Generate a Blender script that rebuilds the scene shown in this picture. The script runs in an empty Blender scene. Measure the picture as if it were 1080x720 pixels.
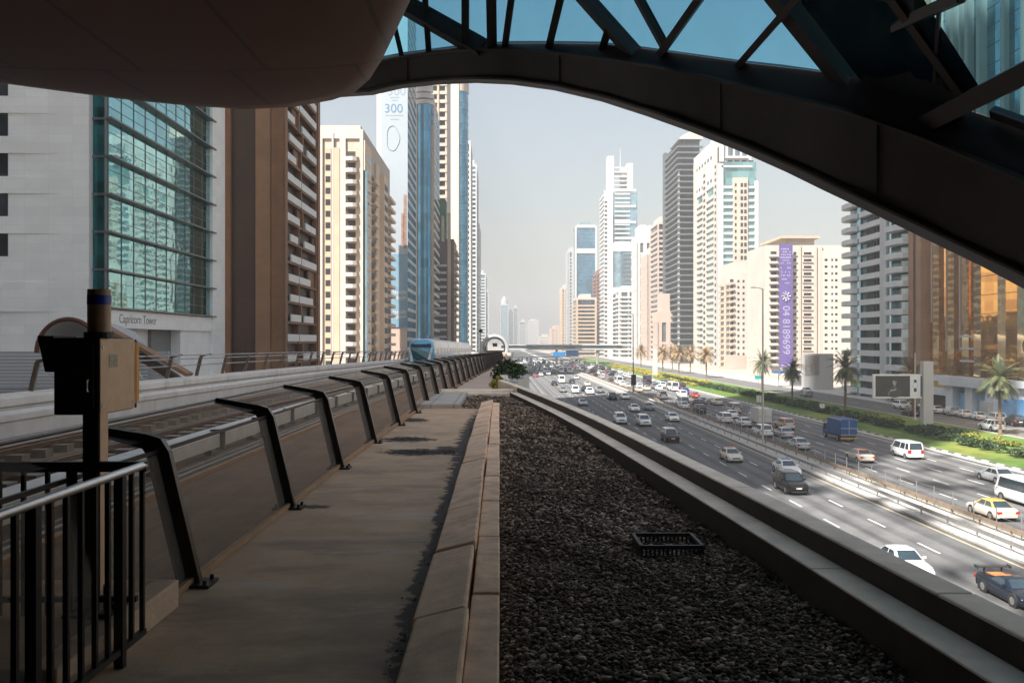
import bpy, bmesh, math, random
import numpy as np
from mathutils import Vector, Matrix

random.seed(7)
S = bpy.context.scene
COL = S.collection
rad = math.radians

# ---------------------------------------------------------------- camera, sky, sun, exposure
F = 900.0                      # focal length in pixels of the 1080 wide photograph
EYE = 14.0
YAW = math.atan(13 / F)
cam_d = bpy.data.cameras.new("camera")
cam_d.lens = 36 * F / 1080
cam_d.sensor_width = 36
cam_d.clip_start = 0.05
cam_d.clip_end = 20000
cam = bpy.data.objects.new("camera", cam_d)
COL.objects.link(cam)
cam.location = (0, 0, EYE)
cam.rotation_euler = (rad(90), 0, -YAW)
S.camera = cam

SUN_EL = rad(50)
SUN_AZ = rad(225)              # clockwise from +Y: behind and to the left
W = bpy.data.worlds.new("World")
S.world = W
W.use_nodes = True
nt = W.node_tree
nt.nodes.clear()
sky = nt.nodes.new("ShaderNodeTexSky")
sky.sky_type = 'NISHITA'
sky.sun_disc = False
sky.sun_elevation = SUN_EL
sky.sun_rotation = SUN_AZ
sky.dust_density = 3.0
sky.air_density = 1.6
sky.ozone_density = 2.0
bg = nt.nodes.new("ShaderNodeBackground")
bg.inputs[1].default_value = 0.05
out = nt.nodes.new("ShaderNodeOutputWorld")
hs = nt.nodes.new("ShaderNodeHueSaturation")
hs.inputs["Saturation"].default_value = 0.7
hs.inputs["Value"].default_value = 1.0
nt.links.new(sky.outputs[0], hs.inputs["Color"])
tm = nt.nodes.new("ShaderNodeMix"); tm.data_type = 'RGBA'; tm.blend_type = 'MULTIPLY'; tm.inputs["Factor"].default_value = 1
tm.inputs["B"].default_value = (1.02, 1.0, 1.0, 1)
nt.links.new(hs.outputs[0], tm.inputs["A"])
nt.links.new(tm.outputs["Result"], bg.inputs[0])
nt.links.new(bg.outputs[0], out.inputs[0])

sd = bpy.data.lights.new("sun", 'SUN')
sd.energy = 5.0
sd.angle = rad(0.65)
sd.color = (1.0, 0.95, 0.885)
sun = bpy.data.objects.new("sun", sd)
COL.objects.link(sun)
sv = Vector((math.sin(SUN_AZ) * math.cos(SUN_EL), math.cos(SUN_AZ) * math.cos(SUN_EL), math.sin(SUN_EL)))
sun.rotation_euler = sv.to_track_quat('Z', 'Y').to_euler()
sun.location = (-60, -60, 120)

S.view_settings.view_transform = 'Standard'
S.view_settings.look = 'None'
S.view_settings.exposure = 1.82
S.view_settings.gamma = 1.0
S.view_settings.use_curve_mapping = False
S.cycles.max_bounces = 7
S.cycles.diffuse_bounces = 4
S.cycles.glossy_bounces = 4
S.cycles.transmission_bounces = 4
S.cycles.transparent_max_bounces = 12
S.cycles.volume_bounces = 1

# ---------------------------------------------------------------- helpers
CA, SA = math.cos(YAW), math.sin(YAW)


def at(x, y, Y=None, Z=None):
    """pixel of the 1080x720 photograph -> point at depth Y or at height Z"""
    u = (x - 540) / F
    v = (360 - y) / F
    d = Vector((u * CA + SA, CA - u * SA, v))
    t = Y / d.y if Y is not None else (Z - EYE) / d.z
    return Vector((0, 0, EYE)) + d * t


def px(x, Y):
    return at(x, 360, Y=Y).x


def pz(y, Y):
    return EYE + (360 - y) / F * Y


ORG = {}


def tag(o, label=None, cat=None, group=None, kind=None):
    if label: o['label'] = label
    if cat: o['category'] = cat
    if group: o['group'] = group
    if kind: o['kind'] = kind
    return o


def thing(name, label, cat, loc=(0, 0, 0), group=None, rz=0):
    o = bpy.data.objects.new(name, None)
    o.empty_display_size = 0.2
    COL.objects.link(o)
    o.location = loc
    o.rotation_euler = (0, 0, rz)
    ORG[o.name] = Vector(loc)
    return tag(o, label, cat, group)


class MB:
    def __init__(s):
        s.v = []; s.f = []; s.m = []; s.cur = 0

    def mat(s, i):
        s.cur = i
        return s

    def face(s, idx):
        s.f.append(idx); s.m.append(s.cur)

    def add(s, verts, faces):
        b = len(s.v)
        s.v += [tuple(p) for p in verts]
        for f in faces:
            s.face([b + i for i in f])
        return s

    def box(s, x0, x1, y0, y1, z0, z1):
        return s.add([(x0, y0, z0), (x1, y0, z0), (x1, y1, z0), (x0, y1, z0), (x0, y0, z1), (x1, y0, z1), (x1, y1, z1), (x0, y1, z1)],
                     [(3, 2, 1, 0), (4, 5, 6, 7), (0, 1, 5, 4), (1, 2, 6, 5), (2, 3, 7, 6), (3, 0, 4, 7)])

    def hexa(s, p):
        return s.add(p, [(3, 2, 1, 0), (4, 5, 6, 7), (0, 1, 5, 4), (1, 2, 6, 5), (2, 3, 7, 6), (3, 0, 4, 7)])

    def bar(s, p, q, w, h, up=(0, 0, 1)):
        p, q = Vector(p), Vector(q)
        d = (q - p).normalized()
        a = d.cross(Vector(up))
        if a.length < 1e-4: a = d.cross(Vector((1, 0, 0)))
        a.normalize()
        b = a.cross(d).normalized()
        a *= w / 2; b *= h / 2
        return s.hexa([p - a - b, p + a - b, q + a - b, q - a - b, p - a + b, p + a + b, q + a + b, q - a + b])

    def tube(s, pts, r, n=10, cap=True):
        pts = [Vector(p) for p in pts]
        rr = r if isinstance(r, (list, tuple)) else [r] * len(pts)
        rings = []
        for i, p in enumerate(pts):
            d = (pts[min(i + 1, len(pts) - 1)] - pts[max(i - 1, 0)]).normalized()
            a = d.cross(Vector((0, 0, 1)))
            if a.length < 1e-3: a = d.cross(Vector((0, 1, 0)))
            a.normalize()
            b = a.cross(d)
            rings.append([p + (a * math.cos(t) + b * math.sin(t)) * rr[i] for t in [2 * math.pi * k / n for k in range(n)]])
        return s.loft(rings, cap)

    def loft(s, rings, cap=True, closed=True):
        n = len(rings[0])
        b = len(s.v)
        for r in rings:
            s.v += [tuple(p) for p in r]
        for i in range(len(rings) - 1):
            for k in range(n if closed else n - 1):
                k2 = (k + 1) % n
                s.face([b + i * n + k, b + i * n + k2, b + (i + 1) * n + k2, b + (i + 1) * n + k])
        if cap and closed:
            s.face([b + k for k in range(n)][::-1])
            s.face([b + (len(rings) - 1) * n + k for k in range(n)])
        return s

    def prism(s, poly, z0, z1):
        return s.loft([[(x, y, z0) for x, y in poly], [(x, y, z1) for x, y in poly]])

    def quad(s, a, b, c, d):
        return s.add([a, b, c, d], [(0, 1, 2, 3)])

    def mesh(s, name, mats, smooth=False, org=None, angle=40):
        me = bpy.data.meshes.new(name)
        vs = s.v if org is None else [(x - org[0], y - org[1], z - org[2]) for x, y, z in s.v]
        me.from_pydata(vs, [], s.f)
        ms = mats if isinstance(mats, (list, tuple)) else [mats]
        for m in ms: me.materials.append(m)
        if len(ms) > 1: me.polygons.foreach_set('material_index', s.m)
        bm = bmesh.new(); bm.from_mesh(me)
        bmesh.ops.recalc_face_normals(bm, faces=bm.faces)
        bm.to_mesh(me); bm.free()
        if smooth:
            me.polygons.foreach_set('use_smooth', [True] * len(me.polygons))
            me.set_sharp_from_angle(angle=rad(angle))
        me.update()
        return me

    def build(s, name, mats, parent=None, smooth=False, bevel=0, world=True, angle=40, seg=2):
        org = None
        if parent is not None and world:
            p = parent
            while p.parent: p = p.parent
            org = ORG.get(p.name)
        o = bpy.data.objects.new(name, s.mesh(name, mats, smooth, org, angle))
        COL.objects.link(o)
        if parent is not None: o.parent = parent
        if bevel:
            md = o.modifiers.new("bevel", 'BEVEL')
            md.width = bevel; md.segments = seg; md.limit_method = 'ANGLE'; md.angle_limit = rad(35)
        return o


def kids(o):
    return list(o.children)


def copy_tree(o, parent=None):
    c = o.copy()
    COL.objects.link(c)
    c.parent = parent
    for ch in kids(o): copy_tree(ch, c)
    return c


# ---------------------------------------------------------------- materials
def M(name, col, rough=0.7, metal=0.0, var=0.25, scale=3.0, bump=0.0, bscale=None, spec=0.5, tint=None, bdist=0.02, coat=0.0):
    m = bpy.data.materials.new(name)
    m.use_nodes = True
    n = m.node_tree.nodes; l = m.node_tree.links
    b = n["Principled BSDF"]
    b.inputs["Roughness"].default_value = rough
    b.inputs["Metallic"].default_value = metal
    b.inputs["Specular IOR Level"].default_value = spec
    if coat: b.inputs["Coat Weight"].default_value = coat; b.inputs["Coat Roughness"].default_value = 0.06
    tc = n.new("ShaderNodeTexCoord")
    no = n.new("ShaderNodeTexNoise"); no.inputs["Scale"].default_value = scale; no.inputs["Detail"].default_value = 6; no.inputs["Roughness"].default_value = 0.65
    l.new(tc.outputs["Object"], no.inputs["Vector"])
    rp = n.new("ShaderNodeValToRGB")
    c2 = tint if tint else tuple(c * (1 - var) for c in col)
    c1 = tuple(min(1, c * (1 + var * 0.6)) for c in col) if not tint else col
    rp.color_ramp.elements[0].position = 0.3; rp.color_ramp.elements[0].color = (*c2, 1)
    rp.color_ramp.elements[1].position = 0.7; rp.color_ramp.elements[1].color = (*c1, 1)
    l.new(no.outputs["Fac"], rp.inputs["Fac"])
    l.new(rp.outputs["Color"], b.inputs["Base Color"])
    if bump:
        n2 = n.new("ShaderNodeTexNoise"); n2.inputs["Scale"].default_value = bscale or scale * 8; n2.inputs["Detail"].default_value = 4
        l.new(tc.outputs["Object"], n2.inputs["Vector"])
        bp = n.new("ShaderNodeBump"); bp.inputs["Strength"].default_value = bump; bp.inputs["Distance"].default_value = bdist
        l.new(n2.outputs["Fac"], bp.inputs["Height"])
        l.new(bp.outputs["Normal"], b.inputs["Normal"])
    return m


def nodes(m):
    return m.node_tree.nodes, m.node_tree.links, m.node_tree.nodes["Principled BSDF"]


def glass(name, col, rough=0.04, metal=0.85, warp=0.02, wscale=0.35, var=0.35, cell=(3.2, 3.6)):
    """reflective curtain wall: panes of slightly different tint and tilt"""
    m = bpy.data.materials.new(name); m.use_nodes = True
    n, l, b = nodes(m)
    b.inputs["Metallic"].default_value = metal
    b.inputs["Roughness"].default_value = rough
    tc = n.new("ShaderNodeTexCoord")
    mp = n.new("ShaderNodeVectorMath"); mp.operation = 'DIVIDE'; mp.inputs[1].default_value = (cell[0], cell[0], cell[1])
    l.new(tc.outputs["Object"], mp.inputs[0])
    fl = n.new("ShaderNodeVectorMath"); fl.operation = 'FLOOR'
    l.new(mp.outputs[0], fl.inputs[0])
    wn = n.new("ShaderNodeTexWhiteNoise"); wn.noise_dimensions = '3D'
    l.new(fl.outputs[0], wn.inputs["Vector"])
    rp = n.new("ShaderNodeValToRGB")
    rp.color_ramp.elements[0].color = (*[c * (1 - var) for c in col], 1)
    rp.color_ramp.elements[1].color = (*[min(1, c * (1 + var * .5)) for c in col], 1)
    l.new(wn.outputs["Value"], rp.inputs["Fac"])
    l.new(rp.outputs["Color"], b.inputs["Base Color"])
    no = n.new("ShaderNodeTexNoise"); no.inputs["Scale"].default_value = wscale; no.inputs["Detail"].default_value = 2
    l.new(tc.outputs["Object"], no.inputs["Vector"])
    bp = n.new("ShaderNodeBump"); bp.inputs["Strength"].default_value = 1.0; bp.inputs["Distance"].default_value = warp
    l.new(no.outputs["Fac"], bp.inputs["Height"])
    l.new(bp.outputs["Normal"], b.inputs["Normal"])
    return m


def clearglass(name, col, trans=0.8, rough=0.03):
    m = bpy.data.materials.new(name); m.use_nodes = True
    n, l, b = nodes(m)
    b.inputs["Base Color"].default_value = (*[c * .32 for c in col], 1)
    b.inputs["Roughness"].default_value = rough
    b.inputs["Specular IOR Level"].default_value = 0.5
    no = n.new("ShaderNodeTexNoise"); no.inputs["Scale"].default_value = 2.5; no.inputs["Detail"].default_value = 5
    tc = n.new("ShaderNodeTexCoord"); l.new(tc.outputs["Object"], no.inputs["Vector"])
    mr = n.new("ShaderNodeMapRange"); mr.inputs["To Min"].default_value = 1 - trans - 0.06; mr.inputs["To Max"].default_value = 1 - trans + 0.06
    l.new(no.outputs["Fac"], mr.inputs["Value"])
    t = n.new("ShaderNodeBsdfTransparent"); t.inputs["Color"].default_value = (*col, 1)
    mx = n.new("ShaderNodeMixShader")
    l.new(mr.outputs["Result"], mx.inputs[0])
    l.new(t.outputs[0], mx.inputs[1]); l.new(b.outputs[0], mx.inputs[2])
    l.new(mx.outputs[0], n["Material Output"].inputs["Surface"])
    return m


def joints(m, w, h, off=0.0, size=0.012, dark=0.55, axis='XZ'):
    """dark panel joints over an M() material"""
    n, l, b = nodes(m)
    src = b.inputs["Base Color"].links[0].from_socket
    tc = n.new("ShaderNodeTexCoord")
    sx = n.new("ShaderNodeSeparateXYZ"); l.new(tc.outputs["Object"], sx.inputs[0])
    ad = n.new("ShaderNodeMath"); ad.operation = 'ADD'
    l.new(sx.outputs["X"], ad.inputs[0]); l.new(sx.outputs["Y"], ad.inputs[1])
    cb = n.new("ShaderNodeCombineXYZ")
    if axis == 'XZ':
        l.new(ad.outputs[0], cb.inputs["X"]); l.new(sx.outputs["Z"], cb.inputs["Y"])
    else:
        l.new(sx.outputs["X"], cb.inputs["X"]); l.new(sx.outputs["Y"], cb.inputs["Y"])
    br = n.new("ShaderNodeTexBrick"); br.offset = off
    br.inputs["Color1"].default_value = (1, 1, 1, 1); br.inputs["Color2"].default_value = (.93, .93, .93, 1)
    br.inputs["Mortar"].default_value = (dark, dark, dark, 1)
    br.inputs["Scale"].default_value = 1; br.inputs["Mortar Size"].default_value = size
    br.inputs["Brick Width"].default_value = w; br.inputs["Row Height"].default_value = h
    l.new(cb.outputs[0], br.inputs["Vector"])
    mx = n.new("ShaderNodeMix"); mx.data_type = 'RGBA'; mx.blend_type = 'MULTIPLY'; mx.inputs["Factor"].default_value = 1
    l.new(src, mx.inputs["A"]); l.new(br.outputs["Color"], mx.inputs["B"])
    l.new(mx.outputs["Result"], b.inputs["Base Color"])
    return m


def blotch(m, col, scale, lo, hi, stretch=(1, 1, 1), seed=0.0):
    """stains: a second colour where a stretched noise exceeds a threshold"""
    n, l, b = nodes(m)
    src = b.inputs["Base Color"].links[0].from_socket
    tc = n.new("ShaderNodeTexCoord")
    mp = n.new("ShaderNodeMapping"); mp.inputs["Scale"].default_value = stretch; mp.inputs["Location"].default_value = (seed, seed * .7, seed * .3)
    l.new(tc.outputs["Object"], mp.inputs["Vector"])
    no = n.new("ShaderNodeTexNoise"); no.inputs["Scale"].default_value = scale; no.inputs["Detail"].default_value = 8; no.inputs["Roughness"].default_value = .7
    l.new(mp.outputs[0], no.inputs["Vector"])
    mr = n.new("ShaderNodeMapRange"); mr.inputs["From Min"].default_value = lo; mr.inputs["From Max"].default_value = hi
    l.new(no.outputs["Fac"], mr.inputs["Value"])
    mx = n.new("ShaderNodeMix"); mx.data_type = 'RGBA'
    l.new(mr.outputs["Result"], mx.inputs["Factor"])
    l.new(src, mx.inputs["A"]); mx.inputs["B"].default_value = (*col, 1)
    l.new(mx.outputs["Result"], b.inputs["Base Color"])
    return m


m_asph = M("asphalt", (0.102, 0.104, 0.106), .85, var=.25, scale=.6, bump=.3, bscale=30)
blotch(m_asph, (0.14, 0.137, 0.134), .12, .45, .75, (1.6, .12, 1))
blotch(m_asph, (0.068, 0.071, 0.075), .3, .58, .7, (2.2, .06, 1), 9)
def lanes(m):
    """darker oil and tyre bands along the middle of each lane"""
    n, l, b = nodes(m)
    tc = n.new("ShaderNodeTexCoord"); mp = n.new("ShaderNodeMapping"); mp.inputs["Scale"].default_value = (1, .02, 1)
    l.new(tc.outputs["Object"], mp.inputs["Vector"])
    wv = n.new("ShaderNodeTexWave"); wv.wave_type = 'BANDS'; wv.bands_direction = 'X'; wv.inputs["Scale"].default_value = .5 * 2 / 3.5 * .55; wv.inputs["Distortion"].default_value = .8
    wv.inputs["Detail"].default_value = 3; wv.inputs["Detail Scale"].default_value = 1.5
    l.new(mp.outputs[0], wv.inputs["Vector"])
    no = n.new("ShaderNodeTexNoise"); no.inputs["Scale"].default_value = .9; no.inputs["Detail"].default_value = 6
    mp2 = n.new("ShaderNodeMapping"); mp2.inputs["Scale"].default_value = (2.5, .10, 1); l.new(tc.outputs["Object"], mp2.inputs["Vector"]); l.new(mp2.outputs[0], no.inputs["Vector"])
    mu = n.new("ShaderNodeMath"); mu.operation = 'MULTIPLY'; l.new(wv.outputs["Fac"], mu.inputs[0]); l.new(no.outputs["Fac"], mu.inputs[1])
    mr = n.new("ShaderNodeMapRange"); mr.inputs["From Min"].default_value = .1; mr.inputs["From Max"].default_value = .55; mr.inputs["To Min"].default_value = 1.1; mr.inputs["To Max"].default_value = .62
    l.new(mu.outputs[0], mr.inputs["Value"])
    mx = n.new("ShaderNodeMix"); mx.data_type = 'RGBA'; mx.blend_type = 'MULTIPLY'; mx.inputs["Factor"].default_value = 1
    l.new(b.inputs["Base Color"].links[0].from_socket, mx.inputs["A"]); l.new(mr.outputs["Result"], mx.inputs["B"])
    l.new(mx.outputs["Result"], b.inputs["Base Color"])


lanes(m_asph)
m_lime = M("leaf_lime", (0.20, 0.21, 0.03), .6, var=.45, scale=1.5)
m_asph2 = M("worn_asphalt", (0.12, 0.115, 0.11), .85, var=.25, scale=.4, bump=.3, bscale=30)
m_sand = M("sandy_ground", (0.34, 0.29, 0.235), .95, var=.3, scale=.05)
m_paint = M("road_paint", (0.62, 0.62, 0.60), .7, var=.3, scale=3)
m_yellow = M("yellow_paint", (0.50, 0.40, 0.24), .7, var=.3, scale=3)
m_conc = M("pale_concrete", (0.42, 0.40, 0.37), .85, var=.22, scale=2.5, bump=.25, bscale=40)
blotch(m_conc, (0.20, 0.17, 0.14), 1.2, .56, .78, (1, 1, .3))
m_kerb = M("kerb_concrete", (0.88, 0.60, 0.40), .85, var=.25, scale=4, bump=.35, bscale=60, bdist=.004)
blotch(m_kerb, (0.42, 0.27, 0.175), 2.2, .5, .75)
m_ledge = M("ledge_concrete", (0.86, 0.75, 0.61), .8, var=.2, scale=3, bump=.3, bscale=70, bdist=.004)
blotch(m_ledge, (0.56, 0.48, 0.39), 1.7, .55, .8, (1, .5, 1))
m_walk = M("walkway_concrete", (0.55, 0.375, 0.235), .8, var=.22, scale=2.2, bump=.3, bscale=45, bdist=.006)
blotch(m_walk, (0.27, 0.19, 0.13), 1.1, .5, .72, (.6, 1.5, 1), 3)
blotch(m_walk, (0.58, 0.47, 0.36), 1.4, .58, .7, (.5, 1.7, 1), 12)
blotch(m_walk, (0.05, 0.04, 0.033), 9, .68, .72, (1, 1, 1), 5)


def dirt(m, col, blobs):
    """dark soil stains: a strip along the kerb and ragged patches"""
    n, l, b = nodes(m)
    tc = n.new("ShaderNodeTexCoord"); sx = n.new("ShaderNodeSeparateXYZ"); l.new(tc.outputs["Object"], sx.inputs[0])
    no = n.new("ShaderNodeTexNoise"); no.inputs["Scale"].default_value = 4.5; no.inputs["Detail"].default_value = 12; no.inputs["Roughness"].default_value = .78
    l.new(tc.outputs["Object"], no.inputs["Vector"])
    def math_(op, a, c=None):
        q = n.new("ShaderNodeMath"); q.operation = op
        for i, v in enumerate((a, c)):
            if v is None: continue
            if isinstance(v, (int, float)): q.inputs[i].default_value = v
            else: l.new(v, q.inputs[i])
        return q.outputs[0]
    wob = math_('MULTIPLY', math_('SUBTRACT', no.outputs["Fac"], .5), 1.0)
    tot = None
    for cx, cy, rx, ry in blobs:
        dx = math_('DIVIDE', math_('SUBTRACT', sx.outputs["X"], cx), rx); dy = math_('DIVIDE', math_('SUBTRACT', sx.outputs["Y"], cy), ry)
        d = math_('SQRT', math_('ADD', math_('MULTIPLY', dx, dx), math_('MULTIPLY', dy, dy)))
        d = math_('ADD', d, math_('MULTIPLY', wob, 3.0))
        mr = n.new("ShaderNodeMapRange"); mr.inputs["From Min"].default_value = 1.05; mr.inputs["From Max"].default_value = .82
        l.new(d, mr.inputs["Value"])
        tot = mr.outputs["Result"] if tot is None else math_('MAXIMUM', tot, mr.outputs["Result"])
    mx = n.new("ShaderNodeMix"); mx.data_type = 'RGBA'
    l.new(tot, mx.inputs["Factor"]); l.new(b.inputs["Base Color"].links[0].from_socket, mx.inputs["A"]); mx.inputs["B"].default_value = (*col, 1)
    l.new(mx.outputs["Result"], b.inputs["Base Color"])


dirt(m_walk, (.045, .033, .025), [(-.47, 9, .13, 7.5), (-.47, 14.5, .22, 5), (-.42, 5, .12, 4), (-1.5, 14.0, .42, .4), (-1.15, 12.4, .55, .38), (-.75, 12.6, .3, .5), (-1.75, 17.4, .28, .45), (-1.85, 8.3, .2, .1)])
m_trough = M("trough_concrete", (0.24, 0.15, 0.095), .85, var=.3, scale=1.5, bump=.3, bscale=30)
blotch(m_trough, (.07, .05, .038), 1.1, .48, .72, (1.5, .25, 1))
m_wallw = M("guideway_concrete", (0.70, 0.65, 0.59), .8, var=.15, scale=1.0, bump=.2, bscale=30)
blotch(m_wallw, (0.3, 0.26, 0.21), .8, .55, .8, (1, 1, .2))
m_bed = M("track_bed_concrete", (0.30, 0.25, 0.20), .9, var=.35, scale=1.2, bump=.4, bscale=25)
m_rail = M("rail_steel", (0.30, 0.20, 0.14), .35, metal=.8, var=.3, scale=6)
m_white = M("white_plastic", (0.72, 0.70, 0.66), .45, var=.15, scale=3)
m_black = M("black_steel", (0.022, 0.02, 0.019), .45, var=.3, scale=8, bump=.15, bscale=60, bdist=.002)
m_dsteel = M("dark_bronze_steel", (0.04, 0.032, 0.027), .35, metal=.3, var=.3, scale=5)
m_steel = M("brushed_steel", (0.62, 0.62, 0.62), .28, metal=1, var=.12, scale=10)
m_galv = M("galvanised_steel", (0.40, 0.40, 0.40), .45, metal=.7, var=.2, scale=4)
m_rust = M("weathered_guardrail", (0.27, 0.20, 0.145), .6, metal=.2, var=.3, scale=2)
m_copper = M("brown_cladding", (0.12, 0.038, 0.014), .5, metal=.15, var=.22, scale=.7)
m_rib = M("dark_roof_steel", (0.075, 0.063, 0.06), .5, metal=.2, var=.25, scale=1.2)
m_ribblue = M("dark_roof_panel", (0.035, 0.045, 0.06), .4, metal=.2, var=.25, scale=1.5)
m_skyglass = clearglass("tinted_roof_glass", (0.26, 0.56, 0.68), .93)
m_net = clearglass("fine_wire_mesh", (0.90, 0.80, 0.70), .72, .5)
m_litside = M("lit_side_tan", (0.74, 0.47, 0.30), .45, var=.14, scale=6)  # tan of the box faces lit from the right, put into the colour
m_dbox = M("dark_enamel", (0.035, 0.03, 0.028), .5, var=.25, scale=6)
m_orange = M("orange_enamel", (0.85, 0.33, 0.02), .45, var=.15, scale=6)
m_blue = M("blue_band", (0.02, 0.05, 0.35), .4, var=.2)
m_crate = M("black_plastic", (0.02, 0.019, 0.018), .6, var=.3)
m_leaf = M("leaf_green", (0.062, 0.105, 0.022), .6, var=.5, scale=1.8)
m_leafy = M("leaf_yellow", (0.36, 0.31, 0.045), .6, var=.4, scale=1.5)
m_leafd = M("leaf_dark", (0.032, 0.062, 0.016), .6, var=.5, scale=1.8)
m_palm = M("palm_green", (0.095, 0.11, 0.045), .6, var=.5, scale=.8)
m_palmdry = M("palm_dry", (0.30, 0.20, 0.10), .7, var=.4, scale=.8)
m_trunk = M("palm_trunk", (0.17, 0.115, 0.075), .9, var=.4, scale=4, bump=.5, bscale=12)
m_grass = M("grass", (0.068, 0.135, 0.016), .9, var=.4, scale=.35, bump=.6, bscale=14, bdist=.05)
blotch(m_grass, (0.2, 0.2, 0.03), .12, .5, .7, (1, .5, 1))
m_gravel = bpy.data.materials.new("gravel_stone")
m_gravel.use_nodes = True
_n, _l, _b = nodes(m_gravel)
_g = _n.new("ShaderNodeNewGeometry")
_r = _n.new("ShaderNodeValToRGB")
_r.color_ramp.elements[0].color = (.06, .045, .034, 1); _r.color_ramp.elements[1].color = (.48, .385, .30, 1)
_e = _r.color_ramp.elements.new(.6); _e.color = (.145, .112, .086, 1)
_l.new(_g.outputs["Random Per Island"], _r.inputs["Fac"])
_no = _n.new("ShaderNodeTexNoise"); _no.inputs["Scale"].default_value = 1.1; _no.inputs["Detail"].default_value = 5
_tc = _n.new("ShaderNodeTexCoord"); _l.new(_tc.outputs["Object"], _no.inputs["Vector"])
_rr = _n.new("ShaderNodeValToRGB"); _rr.color_ramp.elements[0].position = .35; _rr.color_ramp.elements[1].position = .68
_rr.color_ramp.elements[0].color = (.85, .80, .76, 1); _rr.color_ramp.elements[1].color = (1.4, 1.36, 1.3, 1)
_l.new(_no.outputs["Fac"], _rr.inputs["Fac"])
_mx = _n.new("ShaderNodeMix"); _mx.data_type = 'RGBA'; _mx.blend_type = 'MULTIPLY'; _mx.inputs["Factor"].default_value = 1
_l.new(_r.outputs["Color"], _mx.inputs["A"]); _l.new(_rr.outputs["Color"], _mx.inputs["B"]); _l.new(_mx.outputs["Result"], _b.inputs["Base Color"])
_b.inputs["Roughness"].default_value = .9; _b.inputs["Specular IOR Level"].default_value = .15
m_soil = M("gravel_bed_soil", (0.05, 0.04, 0.03), .95, var=.5, scale=18, bump=.8, bscale=60)
m_tyre = M("tyre_rubber", (0.02, 0.02, 0.02), .8, var=.2)
m_rim = M("alloy_rim", (0.5, 0.5, 0.5), .3, metal=.9, var=.1)
m_carglass = M("car_glass", (0.02, 0.035, 0.045), .05, var=.2, spec=.9, coat=.6)
m_lamp = M("headlamp_glass", (0.75, 0.76, 0.78), .1, var=.05)
m_tail = M("tail_lamp", (0.40, 0.02, 0.015), .2, var=.2)
m_plate = M("number_plate", (0.7, 0.69, 0.64), .5, var=.1)
m_trim = M("car_trim", (0.03, 0.03, 0.03), .55, var=.2)


def paint(name, col, r=.3):
    k = .7 if max(col) > .2 else .25
    return M(name, col, r, var=.06, scale=1.5, coat=k, spec=.5 if k > .5 else .3)


P = dict(white=paint("white_car_paint", (.76, .76, .75)), silver=paint("silver_car_paint", (.42, .43, .44)), black=paint("black_car_paint", (.016, .016, .018)),
         grey=paint("grey_car_paint", (.16, .165, .17)), brown=paint("brown_car_paint", (.013, .010, .009)), cream=paint("cream_taxi_paint", (.58, .52, .43)),
         red=paint("red_car_paint", (.30, .03, .025)), blue=paint("blue_car_paint", (.012, .07, .26)), yellow=paint("yellow_car_paint", (.52, .34, .07)),
         orange=paint("orange_car_paint", (.62, .22, .08)), navy=paint("navy_car_paint", (.010, .016, .026)), dred=paint("maroon_car_paint", (.05, .010, .010)))
# ---------------------------------------------------------------- ground, road
def sheet(name, x0, x1, y0, y1, z, m, kind='structure'):
    o = MB().quad((x0, y0, z), (x1, y0, z), (x1, y1, z), (x0, y1, z)).build(name, m)
    return tag(o, kind=kind)


sheet('ground', -2500, 2500, -600, 4200, -0.02, m_sand)
sheet('road', 6.5, 33.0, -150, 2600, 0.0, m_asph)
o = sheet('far_carriageway_road', 36.8, 55.6, -150, 2600, 0.0, m_asph)
o.name = 'opposite_road'
sheet('service_road', 75.3, 87.5, -100, 900, 0.0, m_asph2)
mk = MB()
for x in (11.6, 15.1, 18.6, 22.1, 25.6, 29.1):
    for k in range(-4, 75):
        mk.box(x - .075, x + .075, k * 8, k * 8 + 3, .004, .008)
for x in (40.5, 44.0, 47.5, 51.0):
    for k in range(-4, 75):
        mk.box(x - .075, x + .075, k * 8 + 3, k * 8 + 6, .004, .008)
mk.box(54.4, 54.55, -100, 2000, .004, .008)
mk.box(8.0, 8.15, -100, 2000, .004, .008)
tag(mk.build('road_markings', m_paint), kind='structure')
mk = MB(); mk.box(32.3, 32.48, -100, 2000, .004, .008); mk.box(37.25, 37.4, -100, 2000, .004, .008)
tag(mk.build('yellow_edge_lines', m_yellow), kind='structure')
mk = MB()
for k in range(12):
    mk.box(81.3, 81.42, 60 + k * 12, 64 + k * 12, .004, .008)
tag(mk.build('service_road_markings', m_paint), kind='structure')
# kerbs, median, verge
mk = MB()
mk.box(33.0, 33.25, -150, 2000, -.01, .15); mk.box(36.55, 36.8, -150, 2000, -.01, .15)
mk.box(33.25, 36.55, -150, 2000, -.01, .13)
tag(mk.build('median', m_conc), kind='structure')
mk = MB()
for k in range(260):
    y = 20 + k * 1.5
    mk.mat(k % 2); mk.box(56.6, 56.85, y, y + 1.48, 0, .15)
mk.mat(0); mk.box(56.6, 56.85, 410, 2000, 0, .15); mk.box(75.0, 75.3, -100, 900, 0, .15); mk.box(87.5, 87.75, -100, 900, 0, .14)
tag(mk.build('kerb_line', [m_conc, M('dark_kerb_paint', (.11, .105, .1), .8)]), kind='structure')
sheet('lay_by', 55.6, 56.6, -150, 2000, .003, m_conc)
sheet('near_verge', 2.5, 6.5, -150, 2000, .003, m_conc)
sheet('right_pavement', 87.75, 100, -100, 700, .12, m_conc)

# ---------------------------------------------------------------- station deck
DXT = [(-50, 0), (12, .05), (22, .24), (33, .55), (53, 1.3), (93, 2.2), (150, 3.0), (300, 4.4), (420, 5.2)]
DZT = [(-50, 0), (22, 0), (45, -.12), (82, -.5), (150, -1.1), (300, -2.2), (420, -3)]


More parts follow.
